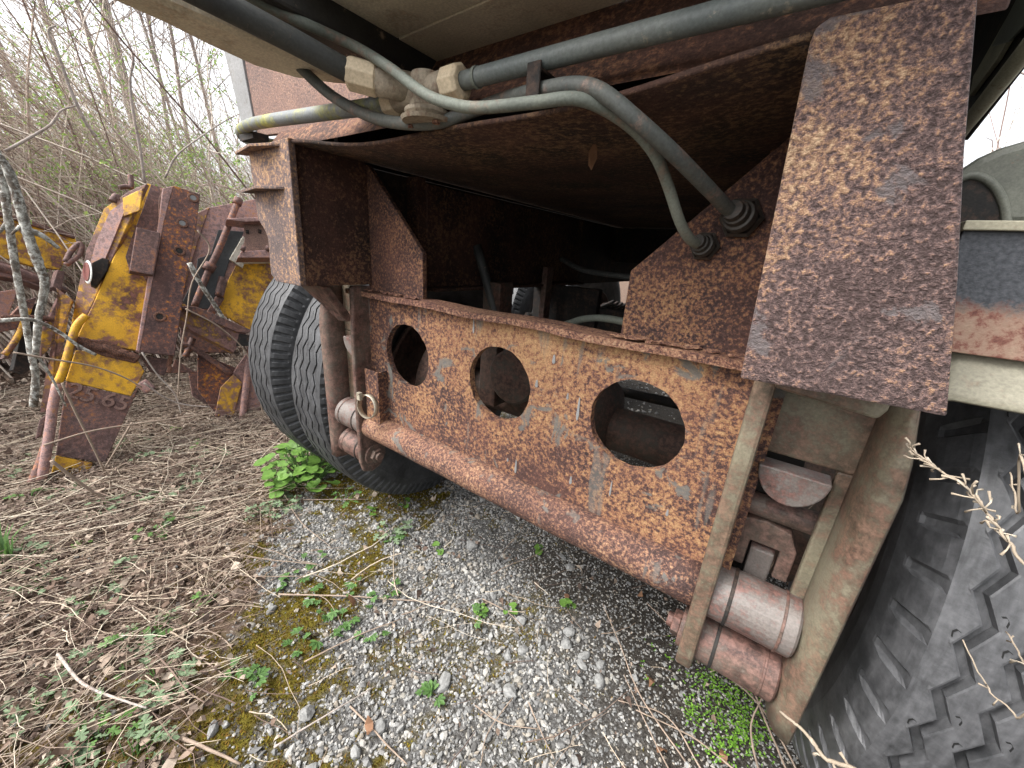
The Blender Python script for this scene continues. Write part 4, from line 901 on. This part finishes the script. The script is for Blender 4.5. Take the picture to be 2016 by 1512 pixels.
def shrub(base, n, H, lean, spread, label, seed, leaves=0, group='arching shrubs at the wood edge', leafzone=None):
    n = int(n*.92)
    rg = np.random.default_rng(seed); root = tag(empty('arching_shrub', base), label, 'shrub', group)
    K = 9; t = np.linspace(0, 1, K)
    b = np.stack([rg.normal(0, spread, n), rg.normal(0, spread*1.6, n), np.zeros(n)], -1)
    b[:, 2] = gz(b[:, 0]+base[0], b[:, 1]+base[1])-base[2]
    az = rg.uniform(0, 6.28, n); out = rg.uniform(.25, 1.0, n); h = H*rg.uniform(.45, 1.1, n)
    lv_ = rg.uniform(.05, 1.25, n); dirx = np.cos(az)*out*.6+lean[0]*lv_; diry = np.sin(az)*out*.6+lean[1]*lv_
    X = b[:, 0, None]+h[:, None]*dirx[:, None]*t**1.4; Y = b[:, 1, None]+h[:, None]*diry[:, None]*t**1.4
    droop = rg.uniform(.0, .55, n)
    Z = b[:, 2, None]+h[:, None]*(t-droop[:, None]*t**2.4)
    P = np.stack([X, Y, Z], -1); P += np.cumsum(rg.normal(0, .026, P.shape), 1)*(h[:, None, None]*.35)
    R = rg.lognormal(math.log(.0042), .45, n)[:, None]*np.linspace(1.1, .32, K)[None]
    V1, F1 = many_tubes(P, R, 4)
    n_tw = 4; m_ = n*n_tw; i = rg.integers(0, n, m_); u = rg.uniform(.2, .98, m_)
    idx = u*(K-1); i0 = np.floor(idx).astype(int); fr = (idx-i0)[:, None]; B0 = P[i, i0]*(1-fr)+P[i, np.minimum(i0+1, K-1)]*fr
    T = P[i, np.minimum(i0+1, K-1)]-P[i, i0]; T /= np.linalg.norm(T, axis=1)[:, None]+1e-9
    D = T*.6+rg.normal(0, .6, (m_, 3)); D[:, 2] += .15; L = H*rg.uniform(.05, .2, m_); s = np.linspace(0, 1, 5)
    Q = B0[:, None]+D[:, None]*L[:, None, None]*s[None, :, None]+np.cumsum(rg.normal(0, .012, (m_, 5, 3)), 1)*L[:, None, None]*1.5
    V2, F2 = many_tubes(Q, np.broadcast_to(rg.uniform(.0010, .0022, m_)[:, None]*np.linspace(1, .5, 5)[None], (m_, 5)), 3)
    st = link('stems', mesh_np('stems', np.r_[V1, V2], np.r_[F1, F2+len(V1)], 'stem', True), root)
    if leaves:
        pick = rg.integers(0, m_, leaves); c = Q[pick, rg.integers(2, 5, leaves)]+rg.normal(0, .02, (leaves, 3))
        a = rg.normal(size=(leaves, 3)); a /= np.linalg.norm(a, axis=1)[:, None]; q = np.cross(a, rg.normal(size=(leaves, 3))); q /= np.linalg.norm(q, axis=1)[:, None]
        Ll = rg.uniform(.007, .017, leaves)[:, None]
        V = np.stack([c-a*Ll, c+q*Ll*.45, c+a*Ll, c-q*Ll*.45], 1).reshape(-1, 3); link('foliage', mesh_np('foliage', V, np.arange(4*leaves).reshape(-1, 4), 'spring_leaf'), root)
    return root
lab0 = 'tangled leafless shrub of arching brown stems at the wood edge'
for j, (px, dist, n, H) in enumerate([(-120, 4.5, 170, 3.2), (20, 4.2, 190, 3.0), (110, 5.2, 210, 3.4), (60, 6.5, 180, 3.8), (200, 4.6, 200, 2.8), (160, 7.5, 190, 4.0), (260, 5.8, 200, 3.3), (520, 7.5, 160, 3.5), (680, 9, 120, 3.5), (1950, 6.5, 130, 3.6), (2120, 7.5, 120, 3.6)]):
    where = 'behind the lichen covered stems' if px < 90 else 'behind the leaning yellow wing' if px < 300 else 'hidden behind the left post and tyres' if px < 1000 else 'beyond the fender housing at the right post'
    shrub(azpt(px, dist), n, H, (.18, -.85) if px < 1000 else (.1, -.1), .45, 'tangled leafless arching shrub '+where, 300+j, group='arching shrubs '+where)
lab1 = 'brush with fresh light green spring leaves beside the rusty corner post'
for j, (px, dist, n, H, lv) in enumerate([(330, 5.0, 190, 2.9, 420), (400, 6.0, 190, 3.2, 900), (450, 4.8, 170, 2.6, 1300), (490, 5.6, 170, 3.0, 1000)]):
    shrub(azpt(px, dist), n, H, (.15, -.75), .4, lab1, 400+j, lv*8, 'leafing brush beside the post')
# single whips that stand out against the sky
def whip(pts, X, r, label): return stem_thing('arching_whip', label, 'branch', pts, [r, r*.8, r*.45], 'bark', X, 7)
whip([(285, 360), (275, 290), (262, 220), (256, 160), (262, 110), (240, 60), (218, 10)], -2.6, .0075, 'tall grey whip rising straight behind the yellow wing')
whip([(190, 270), (165, 235), (140, 180), (115, 110), (98, 75), (96, 58), (110, 50)], -2.7, .008, 'dark hooked whip with bent tip among the brush')
whip([(10, 298), (60, 270), (100, 245), (120, 218), (150, 208)], -2.4, .006, 'low whip curving over above the lichen stems')
whip([(325, 350), (345, 310), (380, 280), (440, 240), (480, 220)], -2.5, .005, 'thin whip bowing from yellow wing toward the corner post')

# ------------------------------------------------------------------ weeds, stones, twigs
def leaf_mesh(kind):
    if kind == 'round':
        mb = MB(); n = 15; out = []
        for i in range(n):
            t = 2*math.pi*i/n; r = (1-.18*math.cos(t))*(.5+.03*math.cos(t*12)); r *= 1-.55*math.exp(-((t-math.pi)/.35)**2)
            out.append((.42+r*math.cos(t), r*.95*math.sin(t), .12*abs(math.sin(t))*r+.05*math.sin(3*t)*r))
        V = [(.40, 0, -.03)]+out; mb.add(V, [(0, 1+i, 1+(i+1) % n) for i in range(n)], True)
    elif kind == 'palmate':
        mb = MB()
        for a in (-1.25, -.62, 0, .62, 1.25):
            L = 1-.22*abs(a); c, s = math.cos(a), math.sin(a); pr = [(0, .02), (.25, .10), (.45, .20), (.55, .16), (.7, .22), (.8, .15), (.92, .12), (1, 0)]
            V = [(L*(u*c-w_*s), L*(u*s+w_*c), .10*w_+.06*math.sin(u*3)) for u, w_ in pr]+[(L*(u*c+w_*s), L*(u*s-w_*c), .10*w_+.06*math.sin(u*3)) for u, w_ in pr[-2::-1]]
            V = [(L*.5*c, L*.5*s, .0)]+V; n = len(V)-1; mb.add(V, [(0, 1+i, 1+(i+1) % n) for i in range(n)], True)
    else:   # lobed downy leaf
        mb = MB(); lob = [(0, .03), (.18, .05), (.26, .26), (.36, .28), (.36, .08), (.46, .08), (.56, .30), (.68, .27), (.62, .09), (.74, .08), (.86, .18), (1.0, .0)]
        V = [(u, w_, .05*math.sin(u*6)+.1*w_) for u, w_ in lob]+[(u, -w_, .05*math.sin(u*6)+.1*w_) for u, w_ in lob[-2:0:-1]]
        V = [(.5, 0, .02)]+V; n = len(V)-1; mb.add(V, [(0, 1+i, 1+(i+1) % n) for i in range(n)], False)
    me = bpy.data.meshes.new('leaf'); me.from_pydata(mb.v, [], mb.f); me.polygons.foreach_set('use_smooth', mb.sm); return me
LM = {}
for kd, mats in (('round', ['leaf_bright', 'leaf_mid']), ('palmate', ['leaf_mid']), ('lobed', ['leaf_pale', 'leaf_mid'])):
    for mname in mats:
        me = leaf_mesh(kd); me.materials.append(MT[mname]); LM[(kd, mname)] = me
def plant(name, label, cat, group, x, y, leaves, kd, mname, L, H, spread, seed, elev=(.1, .8)):
    rg = np.random.default_rng(seed); z = float(gz(x, y)); root = tag(empty(name, (x, y, z)), label, cat, group); st = MB()
    for i in range(leaves):
        a = rg.uniform(0, 6.28); rr = spread*math.sqrt(rg.random()); p = np.array([rr*math.cos(a), rr*math.sin(a), H*rg.uniform(.25, 1)*(1-.4*rr/max(spread, 1e-6))+.004])
        s = L*rg.uniform(.55, 1.15); o = link('leaf', LM[(kd, mname)], root); o.location = p; o.scale = (s, s, s)
        o.rotation_euler = (rg.normal(0, .3), -rg.uniform(*elev)*.6+.25, a+rg.normal(0, .5))
        st.tube(spline([(p[0]*.25, p[1]*.25, -.01), (p[0]*.6, p[1]*.6, p[2]*.6), p], 3), max(.0008, L*.03), 4)
    st.build('stalks', 'leaf_mid', root)
c = atZ(606, 945, 0)
plant('leafy_weed', 'bright green clump of round scalloped leaves against the left tyre', 'weed', None, c[0], c[1], 120, 'round', 'leaf_bright', .050, .21, .145, 1, (-.2, .7))
g = 'five-fingered weeds in the gravel'; lb = 'small green weed with five-fingered leaves growing in the mossy gravel'
for i, (px, py) in enumerate([(575, 1145), (625, 1180), (650, 1210), (760, 1165), (640, 1262), (735, 1180), (700, 1160), (520, 1330), (490, 1360), (730, 1260), (850, 1370), (935, 1225), (620, 1100), (780, 1070), (480, 1310), (670, 1235), (590, 1270)]):
    c = atZ(px, py, 0); plant('five_fingered_weed', lb, 'weed', g, c[0], c[1], int(rng.integers(3, 6)), 'palmate', 'leaf_mid', .022, .022, .03, 50+i)
g = 'round-leaved seedlings in the gravel'; lb = 'tiny green seedling with smooth round leaves standing alone in gravel'
for i, (px, py) in enumerate([(1065, 1085), (860, 1085), (730, 1010), (1120, 1200), (800, 995), (1000, 1205), (345, 845), (160, 1075)]):
    c = atZ(px, py, 0); plant('round_leaf_seedling', lb, 'weed', g, c[0], c[1], 5, 'round', 'leaf_bright', .022, .02, .016, 80+i)
g = 'pale downy weeds on the leaf litter'; lb = 'low pale green downy weed with lobed leaves growing through leaf litter'
pp = [(60, 985), (130, 970), (200, 1000), (240, 985), (330, 975), (380, 950), (300, 1040), (350, 1020), (30, 1090), (60, 1110), (90, 1150), (180, 1200), (260, 1270), (300, 1250), (330, 1350), (310, 1340), (170, 1440), (140, 1490), (200, 1460), (540, 990), (520, 1010), (560, 1000), (290, 895), (330, 890), (400, 875), (260, 870), (380, 930), (20, 930), (80, 900), (430, 890), (680, 985), (770, 1050), (270, 1490), (60, 1400), (120, 1340), (220, 1140), (370, 1210), (250, 1500)]
for i, (px, py) in enumerate(pp):
    where = 'at the foot of the yellow scrap' if py < 960 and px < 460 else 'at the foot of the left tyre' if px > 500 else 'in the leaf litter away from the scrap'
    c = atZ(px, py, 0); plant('downy_weed', 'low pale green downy weed '+where, 'weed', 'downy weeds '+where, c[0], c[1], int(rng.integers(9, 16)), 'lobed', 'leaf_pale' if i % 6 else 'leaf_mid', .034, .035, .05, 120+i, (-.1, .6))
c = atZ(945, 1205, 0); plant('leafy_rosette', 'small bright green rosette of tight leaves on pale gravel', 'weed', None, c[0], c[1], 26, 'round', 'leaf_bright', .010, .018, .018, 77)
# carpet of seedlings by the bracket
V, F = [], []; n = 0
for (px, py, sx_, sy_, cnt) in [(1430, 1390, 45, 55, 330), (1390, 1340, 25, 20, 60), (1470, 1440, 30, 45, 150), (1360, 1400, 12, 18, 40), (1300, 1290, 30, 50, 22), (1420, 1480, 40, 25, 60)]:
    for i in range(cnt):
        q = atZ(px+rng.normal(0, sx_*.8), py+rng.normal(0, sy_*.8), 0); z = float(gz(q[0], q[1]))+rng.uniform(.004, .014); a = rng.uniform(0, 6.28); L = rng.uniform(.003, .006)
        for b in (0, math.pi):
            d = np.array([math.cos(a+b), math.sin(a+b), .35]); s = np.array([-math.sin(a+b), math.cos(a+b), 0])*.42; o = np.array([q[0], q[1], z])
            V += [o, o+(d*.5+s)*L, o+d*L*1.1, o+(d*.5-s)*L]; F.append((n, n+1, n+2, n+3)); n += 4
tag(link('seedling_carpet', mesh_np('seedling_carpet', np.array(V), np.array(F), 'seedling')), 'carpet of tiny bright green seedlings below the lifting bracket', 'seedlings', kind='stuff')

# grass tuft, far left
c = atZ(12, 1100, 0); root = tag(empty('grass_tuft', (c[0], c[1], float(gz(c[0], c[1])))), 'tuft of green grass blades at the edge of the litter', 'grass tuft')
mb = MB()
for i in range(26):
    a = rng.uniform(0, 6.28); L = rng.uniform(.06, .14); w_ = .003; d = np.array([math.cos(a), math.sin(a), 0]); s = np.array([-d[1], d[0], 0])
    pts = [d*.01+np.array([0, 0, -.01]), d*L*.25+np.array([0, 0, L*.6]), d*L*.6+np.array([0, 0, L*.85])]
    mb.add([pts[0]-s*w_, pts[0]+s*w_, pts[1]+s*w_*.8, pts[1]-s*w_*.8, pts[2]], [(0, 1, 2, 3), (3, 2, 4)], True)
mb.build('blades', 'leaf_mid', root)

# larger stones
def stone_mesh(seed):
    rg = np.random.default_rng(seed); import bmesh
    bm = bmesh.new(); bmesh.ops.create_icosphere(bm, subdivisions=2, radius=1); sc3 = np.array([1, rg.uniform(.65, .9), rg.uniform(.45, .65)]); ph = rg.uniform(0, 6, 6)
    for v in bm.verts:
        c = np.array(v.co); k = 1+.13*math.sin(3*c[0]+ph[0])+.11*math.sin(4*c[1]+ph[1]+c[2])+.09*math.sin(5*c[2]+ph[2])+rg.normal(0, .03); v.co = Vector(c*k*sc3)
    me = bpy.data.meshes.new('stone'); bm.to_mesh(me); bm.free(); me.materials.append(MT['stone']); return me
SM = [stone_mesh(i) for i in range(6)]
lb = 'pale stone larger than the gravel around it'
for i, (px, py, s) in enumerate([(928, 1076, 22), (1122, 1120, 16), (1105, 1100, 14), (875, 1345, 30), (1025, 1220, 19), (1000, 1290, 16), (1030, 1280, 18), (1115, 1268, 19), (1150, 1292, 20), (1145, 1310, 18), (1183, 1310, 17), (1005, 1365, 26), (745, 1435, 26), (605, 1410, 26), (535, 1205, 16), (1210, 1260, 14), (1180, 1345, 22), (1120, 1245, 20), (1135, 1500, 20), (555, 1155, 16), (420, 1440, 24), (610, 1515, 22), (700, 1480, 20), (960, 1450, 18)]):
    c = atZ(px, py, 0); r = s*np.dot(c-CAM, _f)/FPX*.62
    o = link('stone', SM[i % 6]); o.location = (c[0], c[1], float(gz(c[0], c[1]))+r*.28); o.scale = (r, r, r); o.rotation_euler = (0, 0, i*1.7); tag(o, lb, 'stone', 'larger stones among the gravel')

# twigs and stalks that can be picked out
def twig(pts, r, lift, label, group=None, mat='straw', name='dry_twig', side=0, cat='twig'):
    P = [atZ(px, py, 0) for px, py in pts]; P = [np.array([p[0], p[1], float(gz(p[0], p[1]))+(lift[i] if hasattr(lift, '__len__') else lift)]) for i, p in enumerate(P)]
    if hasattr(lift, '__len__'): P = [CAM+(atZ(px, py, 0)-CAM)*(1-l/CAM[2]) for (px, py), l in zip(pts, lift)]
    root = tag(empty(name, P[0]), label, cat, group); Q = spline(P, 6); Q = Q+np.cumsum(rng.normal(0, .0004, Q.shape), 0)
    o = MB().tube(Q, np.linspace(r, r*.55, len(Q)), 6).build('stem', mat, root); loc(o, root)
    if side:
        mb = MB()
        for i in range(side):
            k_ = int(rng.uniform(.15, .95)*len(Q)); d = rng.normal(0, 1, 3); d[2] = abs(d[2])*.5; d /= np.linalg.norm(d); L = rng.uniform(.01, .035)
            mb.tube([Q[min(k_, len(Q)-1)], Q[min(k_, len(Q)-1)]+d*L*.6+rng.normal(0, .002, 3), Q[min(k_, len(Q)-1)]+d*L+rng.normal(0, .004, 3)], [r*.45, r*.4, r*.6], 5)
        tag(loc(mb.build('side_twigs', mat, root), root), kind='stuff')
    return root
g = 'straw coloured twigs lying on the ground'; lb = 'single straw coloured dry twig lying loose on the ground'
for pts, r in [([(330, 1448), (400, 1480), (475, 1512)], .004), ([(345, 1278), (400, 1305), (450, 1340)], .0022), ([(550, 1178), (700, 1180), (865, 1192)], .0025), ([(440, 1085), (520, 1108), (640, 1118)], .002), ([(370, 1100), (470, 1135), (600, 1140)], .002), ([(90, 1440), (170, 1260), (105, 1160)], .002), ([(0, 1120), (150, 1085), (310, 1060)], .003), ([(0, 965), (90, 960), (190, 962)], .004), ([(340, 985), (520, 985), (720, 988)], .003), ([(600, 1310), (700, 1260), (790, 1225)], .002), ([(0, 1280), (60, 1290), (150, 1335)], .0022), ([(950, 1185), (1000, 1210), (1030, 1240)], .0018), ([(690, 1400), (760, 1470), (800, 1512)], .002), ([(390, 1235), (440, 1265), (460, 1290)], .002), ([(140, 1050), (170, 1085), (178, 1100)], .0028), ([(0, 1170), (180, 1130), (320, 1090)], .0026), ([(570, 1000), (600, 1040), (650, 1080)], .0016)]:
    twig(pts, r, .012, lb, g)
twig([(120, 1300), (170, 1360), (240, 1390), (300, 1410)], .0034, .03, 'dark brown curved twig lying on the litter near the moss', None, 'bark')
twig([(540, 1480), (640, 1420), (740, 1360)], .0022, .015, 'long dark red-brown runner crossing the moss and gravel', None, 'bark')
lb = 'thin dry stalk rising from the ground before the lifting bracket'; g = 'dry stalks before the bracket'
for pts, r, lf in [([(1560, 1540), (1500, 1400), (1440, 1240), (1390, 1110)], .0022, [.02, .12, .26, .36]), ([(1590, 1560), (1500, 1395), (1390, 1300), (1275, 1190)], .0020, [.02, .10, .15, .2]), ([(1350, 1500), (1260, 1370), (1220, 1270), (1185, 1190)], .0018, [.01, .05, .09, .12]), ([(1500, 1540), (1480, 1440), (1500, 1375)], .0022, [.02, .1, .16]), ([(1380, 1530), (1310, 1420), (1215, 1390)], .0018, .012), ([(1450, 1530), (1360, 1460), (1250, 1410)], .0022, .012), ([(1320, 1520), (1280, 1440), (1230, 1330)], .0016, [.01, .04, .07]), ([(1010, 1380), (960, 1450), (945, 1512)], .0014, .012), ([(1040, 1390), (1065, 1450), (1090, 1500)], .0016, .012), ([(935, 1395), (990, 1430), (1060, 1440)], .0014, .012)]:
    twig(pts, r, lf, lb, g, name='dry_stalk', cat='stalk')
lb = 'thin pale weed stalk leaning across the right tyre'; g = 'weed stalks across the right tyre'
def lean_stalk(pts, Y, r, base, label, group=None, side=0):
    P = [np.array([base[0], base[1], float(gz(*base))-.005])]+[atY(px, py, Yv) for (px, py), Yv in zip(pts, np.linspace(Y[0], Y[1], len(pts)))]
    root = tag(empty('weed_stalk', P[0]), label, 'stalk', group); Q = spline(P, 8); Q[8:] += np.cumsum(rng.normal(0, .0005, Q[8:].shape), 0)
    loc(MB().tube(Q, np.linspace(r, r*.6, len(Q)), 6).build('stem', 'straw_pale', root), root)
    if side:
        mb = MB()
        for i in range(side):
            k_ = int(rng.uniform(.35, 1.)*(len(Q)-1)); d = Q[min(k_+1, len(Q)-1)]-Q[k_-1]; d /= np.linalg.norm(d); d = d*.8+rng.normal(0, .6, 3); d /= np.linalg.norm(d); L = rng.uniform(.004, .013)
            mb.tube([Q[k_], Q[k_]+d*L*.5+rng.normal(0, .0012, 3), Q[k_]+d*L], [r*.5, r*.45, r*.8], 5)
        tag(loc(mb.build('side_twigs', 'straw_pale', root), root), kind='stuff')
lean_stalk([(2090, 1230), (2020, 1115), (1975, 1050), (1925, 985), (1870, 935), (1825, 905), (1778, 868)], (-.20, -.13), .0011, (.86, -.24), 'pale weed stalk with twiggy seed heads leaning across the right tyre', None, 46)
for pts, bs in (([(2060, 1510), (2000, 1420), (1940, 1360), (1885, 1262)], (.74, -.2)), ([(2090, 1420), (2016, 1310), (1975, 1248)], (.80, -.22)), ([(2050, 1110), (2000, 1010), (1985, 930)], (.88, -.25))):
    lean_stalk(pts, (-.18, -.12), .0009, bs, lb, g, 6)
lean_stalk([(1680, 1580), (1620, 1490), (1580, 1440), (1535, 1398)], (-.12, -.09), .0026, (.57, -.13), 'thick pale broken stalk leaning at the foot of the right tyre', None, 5)
twig([(1500, 1140), (1535, 1090), (1565, 1030), (1610, 985)], .0014, [.40, .46, .53, .58], 'fine dry stalk caught in the slot of the lifting bracket', None, name='dry_stalk', cat='stalk')
# dead leaf caught under the bay ceiling
c = atY(1168, 305, -.02); root = tag(empty('dead_leaf', c), 'small orange dead leaf hanging under the rusty bay ceiling', 'leaf')
MB().add([(0, 0, .016), (-.006, -.002, .004), (-.005, -.001, -.012), (0, 0, -.018), (.005, .002, -.004), (.004, .001, .008)], [(0, 1, 2, 3, 4, 5)]).build('blade', 'dead_leaf', root)
lb = 'curled brown dead leaf lying on the gravel'
for i, (px, py) in enumerate([(1115, 1180), (1280, 1345), (1300, 1490), (730, 1440), (690, 1190), (1420, 1500), (1260, 1175)]):
    c = atZ(px, py, 0); V, F = leaf_cards(np.zeros(1), np.zeros(1), np.zeros(1), np.array([.026+.012*rng.random()]), .6)
    o = link('dead_leaf', mesh_np('dead_leaf', V, F, 'dead_leaf')); o.location = (c[0], c[1], float(gz(c[0], c[1]))+.012); tag(o, lb, 'leaf', 'dead leaves on the gravel')
